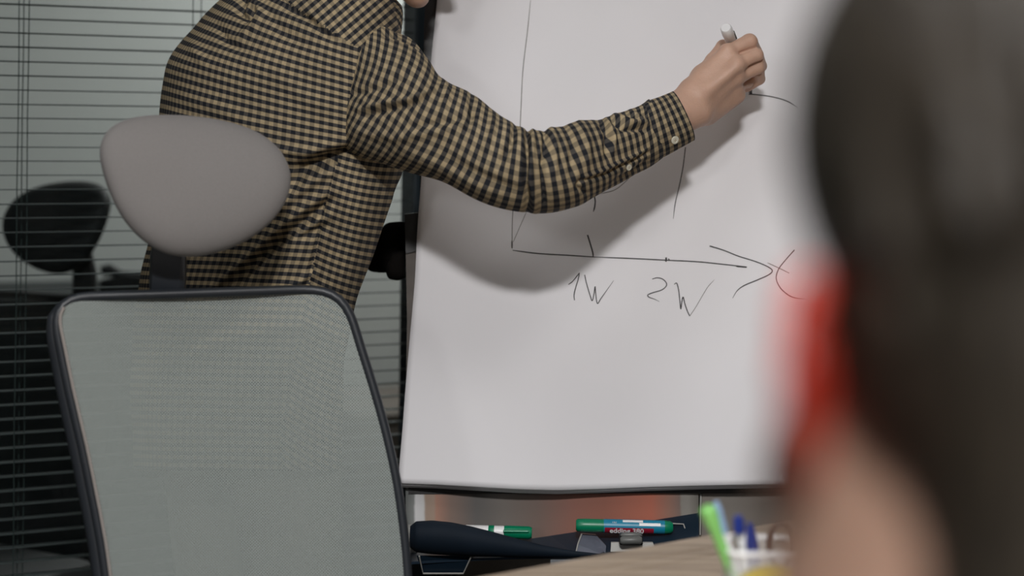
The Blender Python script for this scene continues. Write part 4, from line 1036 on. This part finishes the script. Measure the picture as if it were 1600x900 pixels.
# torso sections: py, left px, right px, depth centre, half depth
TS = np.array([(-48, 470, 606, 2.665, .062), (-30, 425, 612, 2.67, .085), (-8, 366, 616, 2.68, .115), (20, 326, 618, 2.685, .140), (45, 304, 622, 2.69, .152), (70, 284, 626, 2.69, .160), (95, 268, 630, 2.69, .165), (130, 257, 634, 2.69, .168),
               (180, 250, 636, 2.69, .168), (225, 246, 636, 2.695, .165), (262, 243, 632, 2.70, .160), (300, 240, 620, 2.70, .155), (350, 236, 604, 2.705, .150), (395, 230, 588, 2.71, .148), (440, 221, 571, 2.72, .150), (487, 214, 554, 2.73, .155),
               (550, 208, 540, 2.735, .162), (610, 206, 535, 2.74, .166), (665, 206, 533, 2.74, .168), (735, 209, 530, 2.74, .166)], float)
shirt = None
def torso():
    n, m = 230, 330; py = np.concatenate([np.linspace(-48, 30, 50), np.linspace(31.5, 735, n - 50)]); Sx = cubic(py, TS[:, 0], TS[:, 1:])
    th = -np.pi * 1.5 + np.arange(m) / m * 2 * np.pi + np.pi     # start at the far side
    ct, st_ = np.cos(th), np.sin(th); e = 0.86
    cx_ = np.sign(ct) * np.abs(ct) ** e; sx_ = np.sign(st_) * np.abs(st_) ** e
    L_, R_, D_, H_ = Sx.T
    PXc = (L_ + R_) / 2; hw = (R_ - L_) / 2
    px = PXc[:, None] + hw[:, None] * cx_[None]; d = D_[:, None] - H_[:, None] * sx_[None] + 0 * px
    # body is turned 45 degrees: the near flank is at the right, the far one at the left
    d = d - 0.045 * cx_[None] * (H_ / .168)[:, None]
    pyy = py[:, None] + 0 * px
    V = P(px, pyy, d)
    arc = np.linalg.norm(np.roll(V, -1, 1) - V, axis=2); cum = np.concatenate([np.zeros((n, 1)), np.cumsum(arc, 1)], 1); fr = cum / cum[:, -1:]
    UVu = (fr - .5) * 1.0625
    pxw = np.concatenate([px, px[:, :1]], 1)
    shear = np.interp(py, [-50, 40, 120, 200, 300, 380, 480], [.34, .32, .27, .21, .10, .04, .02])[:, None]
    vv = -(np.cumsum(np.concatenate([[0], np.diff(py)])) / 985.0)[:, None] + shear * (pxw - PXc[:, None]) / 985.0
    UV = np.stack([UVu, vv], -1)
    folds = [([(508, 302), (470, 328), (425, 366), (391, 399), (350, 436), (335, 450)], 6, .008), ([(520, 312), (480, 345), (440, 375), (405, 405), (372, 440)], 7, -.009),
             ([(515, 335), (490, 345), (455, 372)], 6, .005), ([(512, 352), (470, 372)], 5, -.004),
             ([(600, 262), (560, 240), (510, 252), (470, 268), (455, 290)], 11, -.016), ([(470, 262), (440, 262), (400, 240)], 7, -.004), ([(530, 225), (480, 238), (430, 235), (395, 220)], 6, .004),
             ([(545, 255), (500, 275), (460, 305), (430, 335)], 7, .005), ([(450, 5), (480, 18), (510, 42), (545, 66)], 4.0, .0035), ([(448, 12), (478, 26), (505, 50), (528, 62)], 5.0, -.0050),
             ([(385, 0), (372, 18), (385, 28), (400, 12)], 6, -.007), ([(395, 0), (408, 20), (398, 40), (370, 62)], 6, .005), ([(340, 40), (352, 66), (380, 78)], 6, -.004), ([(300, 70), (320, 100)], 7, .004), ([(420, 20), (440, 50), (480, 70)], 8, -.003),
             ([(512, 295), (500, 350), (488, 410), (478, 455)], 3.0, -.0035), ([(520, 295), (508, 350), (496, 410), (486, 455)], 3.5, .0028), ([(545, 262), (580, 268), (628, 300)], 10, -.006),
             ([(450, 450), (480, 430), (495, 425)], 5, .004), ([(560, 300), (552, 370), (535, 440)], 16, .004), ([(430, 110), (470, 150), (515, 170)], 12, .003), ([(280, 150), (330, 165), (400, 200)], 14, .003)]
    V = finish(V, None, folds, [(18, .0035, 3), (45, .0016, 5)])
    def ff(c4, uv):
        c = c4.mean(1); fx, fy = toPX(c); X4, Y4 = toPX(c4); front = c[:, 1] < 2.74
        # yoke panel: rows climb to the right
        yk = front & (fy < 5 + (fx - 450) * .64) & (fx > 430) & (fy < 75)
        a = math.radians(40); u = ((X4 - 545) * math.cos(a) - (Y4 - 66) * math.sin(a)) / 1000.0; v = ((X4 - 545) * math.sin(a) + (Y4 - 66) * math.cos(a)) / 1000.0
        uv[yk] = np.stack([u, v], -1)[yk]
        # side panel in front of the side seam
        xs_ = np.interp(fy, [240, 300, 350, 410, 460, 665], [530, 514, 503, 491, 480, 440])
        sp = front & (fx > xs_) & (fy > 236)
        bend = .22 + 0.0 * X4; u = (X4 - np.interp(Y4, [240, 460, 665], [530, 480, 440])) / 1000.0; v = -(Y4 / 985.0) + bend * (X4 - 500) / 985.0 - .00002 * (X4 - 560) ** 2 / 10
        uv[sp] = np.stack([u * 1.02 + .0031, v], -1)[sp]
        return uv
    return loft_mesh('shirt', V, UV, pr, M['ging'], ff)
shirt = torso()
# right sleeve rings: top(x,y) bottom(x,y) depth radius-depth
SR = np.array([(566, 34, 528, 150, 2.600, .040), (574, 42, 526, 200, 2.585, .070), (600, 46, 536, 225, 2.570, .082), (640, 63, 562, 241, 2.555, .084), (668, 92, 592, 249, 2.540, .080), (690, 122, 620, 258, 2.530, .078), (735, 146, 680, 284, 2.508, .072), (775, 177, 738, 308, 2.490, .066), (806, 195, 790, 324, 2.478, .062),
               (830, 205, 846, 331, 2.472, .062), (860, 200, 898, 319, 2.490, .060), (895, 192, 925, 304, 2.510, .057), (930, 184, 955, 291, 2.535, .054), (968, 176, 985, 276, 2.560, .050), (1000, 166, 1012, 262, 2.582, .046), (1015, 157, 1034, 246, 2.594, .044)], float)
CR = np.array([(1004, 163, 1026, 250, 2.590, .0465), (1012, 158, 1036, 246, 2.595, .0475), (1030, 151, 1062, 231, 2.607, .046), (1046, 144, 1080, 221, 2.618, .0425), (1050, 142, 1084, 219, 2.621, .042)], float)
def sleeve(name, A, n, m, folds, noise, rot=0.0, parent=None, C0=None, plan=None, cuff=False, ff=None):
    t = np.linspace(0, len(A) - 1, n); Rr = cubic(t, np.arange(len(A)), A)
    th = -np.pi / 2 + np.arange(m) / m * 2 * np.pi       # far side first
    c_, s_ = np.cos(th), np.sin(th); e = .92; c_ = np.sign(c_) * np.abs(c_) ** e; s_ = np.sign(s_) * np.abs(s_) ** e
    Cx = (Rr[:, 0] + Rr[:, 2]) / 2; Cy = (Rr[:, 1] + Rr[:, 3]) / 2; hx = (Rr[:, 0] - Rr[:, 2]) / 2; hy = (Rr[:, 1] - Rr[:, 3]) / 2
    px = Cx[:, None] + hx[:, None] * c_; py = Cy[:, None] + hy[:, None] * c_; bulge = 0
    # rings arc forward along the arm on the visible side
    nrm_ = np.stack([np.gradient(Cx), np.gradient(Cy)], 1); nrm_ /= np.linalg.norm(nrm_, axis=1)[:, None]
    bow = (0.12 if not cuff else .16) * np.hypot(hx, hy)
    px = px + nrm_[:, :1] * bow[:, None] * np.clip(s_, -1, 1); py = py + nrm_[:, 1:] * bow[:, None] * np.clip(s_, -1, 1)
    d = Rr[:, 4][:, None] - Rr[:, 5][:, None] * s_
    V = P(px, py, d)
    arc = np.linalg.norm(np.roll(V, -1, 1) - V, axis=2); cum = np.concatenate([np.zeros((n, 1)), np.cumsum(arc, 1)], 1); tot = cum[:, -1:]
    U_ = cum - tot * .5
    cl = P(Cx, Cy, Rr[:, 4] - Rr[:, 5]); ln = np.concatenate([[0], np.cumsum(np.linalg.norm(np.diff(cl, axis=0), axis=1))]); Vv = ln[:, None] + 0 * U_
    # rows stretch on the outside of the elbow
    V = finish(V, None, folds, noise)
    return loft_mesh(name, V, np.stack([U_, Vv], -1) * (.86 if not cuff else .94), parent, M['ging'], ff)
sf = [([(600, 52), (625, 56), (650, 68), (668, 86)], 4, -.006), ([(596, 44), (630, 48), (655, 60)], 4, .004), ([(560, 171), (600, 160), (640, 156), (684, 138)], 5, .0055), ([(570, 182), (610, 172), (660, 160)], 5, -.004), ([(545, 150), (590, 138), (640, 120)], 6, -.003),
      ([(560, 205), (620, 215), (680, 205), (730, 190)], 8, .003), ([(640, 200), (700, 190), (745, 172)], 6, -.003), ([(690, 128), (700, 150), (690, 175)], 5, .004), ([(735, 150), (740, 175), (725, 205)], 5, -.004), ([(770, 180), (770, 205), (752, 240)], 5, .004),
      ([(806, 196), (800, 220), (780, 260)], 5, -.005), ([(824, 206), (822, 240), (819, 280), (824, 326)], 4, -.008), ([(832, 206), (832, 240), (830, 280), (836, 326)], 5, .0065), ([(850, 204), (852, 235), (848, 260), (852, 318)], 4, -.006), ([(861, 201), (866, 232), (866, 270)], 5, .004), ([(880, 196), (892, 230), (890, 280)], 6, -.003),
      ([(905, 190), (915, 225), (912, 260)], 6, .003), ([(936, 186), (950, 210), (946, 245)], 5, -.005), ([(946, 182), (958, 205), (956, 236)], 4, .005), ([(958, 186), (975, 200), (1010, 203)], 4, -.0035), ([(955, 178), (985, 190), (1012, 192)], 5, .006), ([(985, 174), (1000, 182), (1012, 190)], 4, .004),
      ([(905, 277), (945, 262), (985, 246), (1014, 231)], 2.6, .0028), ([(902, 283), (945, 270), (985, 253), (1016, 238)], 2.6, -.0022), ([(905, 277), (900, 290), (912, 300)], 3, -.003), ([(960, 282), (990, 268), (1015, 252)], 5, -.003), ([(700, 255), (760, 280), (810, 300)], 10, -.003), ([(620, 235), (690, 262), (760, 296)], 12, .003)]
slv = sleeve('sleeve', SR, 330, 220, sf, [(38, .0030, 11), (80, .0012, 12)], parent=shirt)
def cuff_uv(c4, uv): return uv + np.array([.004, .003])
cf = sleeve('cuff', CR, 60, 160, [([(1008, 170), (1022, 210), (1034, 244)], 3, -.0015)], [(60, .0006, 21)], parent=shirt, cuff=True, ff=cuff_uv)
# left sleeve
def arm_rings(pts, rs):
    o = []
    for p, r in zip(pts, rs): o.append((p[0] + r * 985 / 1 * p[3], p[1] - r * 985 * p[4], p[0] - r * 985 * p[3], p[1] + r * 985 * p[4], p[2], r))
    return np.array(o, float)
LS = arm_rings([(392, 92, 2.82, .3, .95), (385, 150, 2.855, .9, .2), (395, 230, 2.90, 1, .05), (405, 300, 2.93, 1, .1), (425, 340, 2.945, .6, .7), (460, 358, 2.935, .15, .95), (496, 370, 2.93, .1, .95)], [.062, .066, .060, .054, .05, .043, .036])
sleeve('sleeve', LS, 110, 90, [], [(40, .0025, 31)], parent=shirt)
# collar: band round the neck plus folded leaf
def collar():
    ax0 = PV(548, 14, 2.66); ring = []
    m = 90
    prof = [(.066, -.012), (.067, .010), (.069, .030), (.073, .036), (.079, .030), (.086, .006), (.090, -.012)]
    tilt = Matrix.Rotation(math.radians(22), 3, Vector((RT.x * .6 - .2, RT.y, 0)).normalized() * -1)
    V = np.zeros((len(prof), m, 3))
    for a_, (r, z_) in enumerate(prof):
        for k in range(m):
            an = 2 * math.pi * k / m; pt = 1 + .10 * max(0, math.cos(an)) ** 6
            q = Vector((r * math.cos(an) * pt, r * math.sin(an) * .92, z_ - .012 * (max(0, math.cos(an)) ** 3) * (1 if a_ > 3 else 0)))
            # angle 0 faces forward
            q = Vector((q.x * FW.x + q.y * -FW.y, q.x * FW.y + q.y * FW.x, q.z)); q = tilt @ q; V[a_, k] = (ax0 + q)[:]
    t = np.linspace(0, len(prof) - 1, 26); V = cubic(t, np.arange(len(prof)), V.reshape(len(prof), -1)).reshape(26, m, 3)
    V += (snoise(V, 60, 44) * .0015)[..., None]
    arc = np.linalg.norm(np.roll(V, -1, 1) - V, axis=2); cum = np.concatenate([np.zeros((26, 1)), np.cumsum(arc, 1)], 1)
    vv = np.concatenate([[0], np.cumsum(np.linalg.norm(np.diff(V[:, 0], axis=0), axis=1))])[:, None] + 0 * cum
    loft_mesh('collar', V, np.stack([cum, vv], -1), shirt, M['ging'])
collar()
def button(px, py, host, r):
    me = host.data; k = len(me.vertices); A = np.empty(k * 3, np.float32); me.vertices.foreach_get('co', A); Nn = np.array([v.normal[:] for v in me.vertices])
    q = host; off = Vector((0, 0, 0))
    while q is not None: off += q.location; q = q.parent
    A = A.reshape(-1, 3) + np.array(off[:]); X, Y = toPX(A); dd = np.hypot(X - px, Y - py) + 900 * np.clip(A[:, 1] - A[:, 1][np.hypot(X - px, Y - py) < 6].min() - .012, 0, 1)
    i = int(np.argmin(dd)); n = Vector(Nn[i]); n = -n if n.y > 0 else n; n = (n + Vector((0, -.4, 0))).normalized()
    c = Vector([float(t) for t in A[i]]) + n * .0004
    o = MB().lathe(c, c + n * .0022, [(0, r * .9), (.3, r), (.8, r), (1, r * .85), (1.0, r * .6), (.75, r * .5), (.75, .0002)], 24).build('button', M['button'], shirt, True)
    x = n.orthogonal().normalized(); y = n.cross(x); t = MB()
    for a_, b_ in ((1, 1), (1, -1), (-1, 1), (-1, -1)):
        q = c + n * .0018 + (x * a_ + y * b_) * r * .16; t.lathe(q, q + n * .0008, [(0, r * .09), (1, r * .09)], 6)
    t.build('buttonholes', M['stitch'], shirt)
# trousers and shoes
def trousers():
    S = SDF(); S.ell(pe + Vector((0, 0, -.02)), (.168, .125, .13), Rb, .05); S.ell(PV(395, 510, 2.735), (.14, .11, .07), Rb, .04)
    for sx in (-1, 1):
        hip, kne, ank = hp[sx]; S.cap(hip, kne, .095, .072, .03); S.cap(kne, Vector((ank.x, ank.y, .10)), .070, .058, .02)
    return link('trousers', S.mesh('trousers', np.arange(-.78, -.1, .007), np.arange(2.4, 3.05, .007), np.arange(.03, 1.0, .009)), M['khaki'], pr)
trousers()
for sx in (-1, 1):
    ank = hp[sx][2]; S = SDF(); b0 = Vector((ank.x, ank.y, .045)) - FW * .04; Rs = frame(FW)
    S.ell(b0 + FW * .06 + Vector((0, 0, -.003)), (.045, .125, .04), Rs, .02); S.cap(Vector((ank.x, ank.y, .06)), Vector((ank.x, ank.y, .11)), .046, .042, .02); S.ell(b0 + FW * .15, (.047, .055, .032), Rs, .02)
    c = b0 + FW * .06
    link('shoe', S.mesh('shoe', np.arange(c.x - .2, c.x + .2, .005), np.arange(c.y - .2, c.y + .2, .005), np.arange(.001, .19, .005)), M['shoe'], pr)
button(1054, 219, cf, .0063); button(982, 261, slv, .0047)

# held marker ------------------------------------------------------------
a = PV(1134, 43, 2.640); tipd = float(paper_depth(1174, 147)) - .001; b = PV(1174, 147, tipd); ax = b - a; L = ax.length; ax.normalize()
hm = empty('whiteboard_marker', b); tag(hm, 'white marker pen held in the raised hand against the paper', 'marker pen')
MB().lathe(at(0), at(.82), [(0, .0074), (.015, .0090), (.12, .0094), (.13, .0086), (.6, .0083), (1, .0080)]).build('barrel', M['white'], hm, True)
MB().lathe(at(.82), at(.95), [(0, .0078), (.5, .0055), (1, .0035)]).build('neck', M['black'], hm, True)
MB().lathe(at(.95), at(1.0), [(0, .0025), (.7, .0020), (1, .0012)]).build('nib', M['ink'], hm, True)
sdv = ax.cross(Vector((0, 1, 0))).normalized(); sdv = -sdv if sdv.x < 0 else sdv
MB().tube([at(.10) + sdv * .0086, at(.2) + sdv * .0088], [.0022, .0022], 8).build('clip', M['greyclip'], hm, True)
MB().lathe(at(.155), at(.20), [(0, .0082), (1, .0082)]).build('label_band', M['greyclip'], hm, True)

# ---- the listener in the foreground --------------------------------------
fg = empty('person', (.20, .55, 0)); tag(fg, 'blurred dark haired person seen from behind in the right foreground, one ear painted backlit red', 'person')
S = SDF(); FH = PV(1608, 462, .60); FR = frame((-.14, .99, -.06), roll=math.radians(-3))
head(S, FH, FR, 1.0, ears=False)
fw = lambda x, y, z: Vector(np.array(FH[:]) + FR @ np.array([x, y, z]))
S.cap(fw(-.055, .03, -.070), fw(-.034, .01, -.13), .028, .024, .03)
nbk = Vector((FH.x - .052, FH.y - .035, FH.z - .21))
S.cap(fw(0, -.03, -.05), nbk, .058, .062, .03); S.cap(fw(-.02, .0, -.07), nbk + Vector((-.01, .02, 0)), .05, .055, .03)
FRt = Vector((.94, .34, 0)); FF = Vector((-.34, .94, 0)); Rf = frame(FF)
cz = FH.z - .40
S.ell((nbk.x, nbk.y, cz), (.19, .115, .17), Rf, .05); S.ell((nbk.x, nbk.y, cz - .22), (.15, .11, .18), Rf, .05); S.ell((nbk.x, nbk.y, .56), (.17, .13, .11), Rf, .05)
joints = {}
for sx in (-1, 1):
    a_ = Vector((nbk.x, nbk.y, nbk.z - .07)) + FRt * (.17 * sx); e_ = a_ + Vector((0, 0, -.27)) + FF * .06 + FRt * (.03 * sx); w_ = Vector((e_.x, e_.y, .70)) + FF * .22 - FRt * (.05 * sx); w_.z = .72 if False else .66
    w_ = Vector((w_.x, min(w_.y, .93), w_.z))
    S.cap(nbk + Vector((0, 0, -.02)), a_, .05, .05, .04); S.cap(a_, e_, .047, .036, .02); S.cap(e_, w_, .034, .025, .015)
    hd_ = w_ + Vector((-.01, .05, -.02)); S.cap(w_, hd_, .025, .022, .012)
    for k in range(4):
        f0 = hd_ + FRt * ((k - 1.5) * .017); S.cap(f0, f0 + Vector((0, .025, -.008)), .0095, .009, .004); S.cap(f0 + Vector((0, .025, -.008)), f0 + Vector((0, .04, -.028)), .0088, .0075, .003)
    S.cap(w_ + Vector((0, .02, 0)) - FRt * (.02 * sx), hd_ + Vector((0, .01, .005)) - FRt * (.042 * sx), .012, .009, .006)
    hip = Vector((nbk.x, nbk.y, .55)) + FRt * (.09 * sx); kn_ = hip + FF * .42 + Vector((0, 0, -.03)); an_ = Vector((kn_.x, kn_.y + .03, .09))
    S.cap(hip, kn_, .08, .055, .03); S.cap(kn_, an_, .052, .036, .02); S.cap(an_, Vector((an_.x, an_.y, .04)) + FF * .14, .034, .024, .02); joints[sx] = (a_, e_, w_, hip, kn_, an_)
xs = axis([(-.40, .02, .009), (.02, .30, .004), (.30, .72, .009)]); ys = axis([(.25, .46, .008), (.46, .75, .004), (.75, 1.45, .008)]); zs_ = axis([(-.01, .60, .010), (.60, .72, .005), (.72, FH.z - .17, .010), (FH.z - .17, FH.z + .15, .0035)])
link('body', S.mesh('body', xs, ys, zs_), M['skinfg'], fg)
eyes(fg, FH, FR); hair('hair', M['hairfg'], fg, FH, FR, 1.0, back=.012, long=True)
# ears, the backlight through them painted as red skin
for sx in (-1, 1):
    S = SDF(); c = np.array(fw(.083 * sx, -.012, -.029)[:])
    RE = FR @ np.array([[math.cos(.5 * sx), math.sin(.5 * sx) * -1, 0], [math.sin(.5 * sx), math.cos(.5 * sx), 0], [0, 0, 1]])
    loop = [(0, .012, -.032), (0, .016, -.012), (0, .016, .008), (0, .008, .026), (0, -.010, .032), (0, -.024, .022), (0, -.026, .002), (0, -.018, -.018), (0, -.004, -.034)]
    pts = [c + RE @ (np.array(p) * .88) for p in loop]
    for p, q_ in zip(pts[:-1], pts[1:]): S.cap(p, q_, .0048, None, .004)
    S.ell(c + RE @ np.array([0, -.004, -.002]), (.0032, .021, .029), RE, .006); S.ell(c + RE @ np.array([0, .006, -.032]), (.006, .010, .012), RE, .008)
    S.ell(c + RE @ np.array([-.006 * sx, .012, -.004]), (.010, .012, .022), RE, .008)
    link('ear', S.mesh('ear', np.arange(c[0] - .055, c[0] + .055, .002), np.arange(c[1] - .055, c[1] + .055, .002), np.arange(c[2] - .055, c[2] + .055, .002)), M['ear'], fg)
# jumper
S = SDF(); S.ell((nbk.x, nbk.y, cz), (.205, .13, .185), Rf, .05); S.ell((nbk.x, nbk.y, cz - .22), (.165, .125, .18), Rf, .05); S.cap(nbk + Vector((0, 0, -.045)), nbk + Vector((0, 0, -.075)), .070, .09, .03)
for sx in (-1, 1):
    a_, e_, w_, hip, kn_, an_ = joints[sx]; S.cap(Vector((nbk.x, nbk.y, a_.z + .02)), a_, .058, .062, .04); S.cap(a_, e_, .060, .048, .02); S.cap(e_, e_.lerp(w_, .92), .047, .035, .02)
link('jumper', S.mesh('jumper', np.arange(-.25, .65, .007), np.arange(.25, 1.05, .007), np.arange(.58, 1.16, .007)), M['jumper'], fg)
S = SDF(); S.ell((nbk.x, nbk.y, .57), (.185, .145, .13), Rf, .05)
for sx in (-1, 1):
    a_, e_, w_, hip, kn_, an_ = joints[sx]; S.cap(hip, kn_, .092, .068, .03); S.cap(kn_, Vector((an_.x, an_.y, .10)), .066, .052, .02)
link('trousers', S.mesh('trousers', np.arange(-.45, .65, .009), np.arange(.25, 1.3, .009), np.arange(.03, .75, .009)), M['jeans'], fg)
for sx in (-1, 1):
    an_ = joints[sx][5]; S = SDF(); b0 = Vector((an_.x, an_.y, .045)) + FF * .03; S.ell(b0 + FF * .02, (.045, .12, .04), Rf, .02); S.cap(Vector((an_.x, an_.y, .06)), Vector((an_.x, an_.y, .11)), .045, .042, .02)
    link('shoe', S.mesh('shoe', np.arange(b0.x - .2, b0.x + .2, .005), np.arange(b0.y - .2, b0.y + .2, .005), np.arange(.001, .19, .005)), M['shoe'], fg)
# simple chair under the listener (below the frame)
lc = empty('visitor_chair', (nbk.x, nbk.y, 0)); tag(lc, 'plain black chair under the dark haired person in the foreground', 'chair')
SMx = Matrix(((FRt.x, FF.x, 0, nbk.x), (FRt.y, FF.y, 0, nbk.y), (0, 0, 1, 0), (0, 0, 0, 1)))
MB().box((-.22, -.18, .41), (.22, .26, .45), SMx, bevel=.015).build('seat', M['black'], lc, True)
MB().box((-.20, -.215, .55), (.20, -.185, .88), SMx, bevel=.01).build('backrest', M['black'], lc, True)
for sx in (-1, 1):
    for y_ in (-.17, .22): MB().tube([SMx @ Vector((.19 * sx, y_, 0)), SMx @ Vector((.19 * sx, y_, .42))], .011, 10).build('leg', M['steel'], lc, True)
    MB().tube([SMx @ Vector((.17 * sx, -.17, .42)), SMx @ Vector((.17 * sx, -.205, .60))], .010, 10).build('back_post', M['steel'], lc, True)
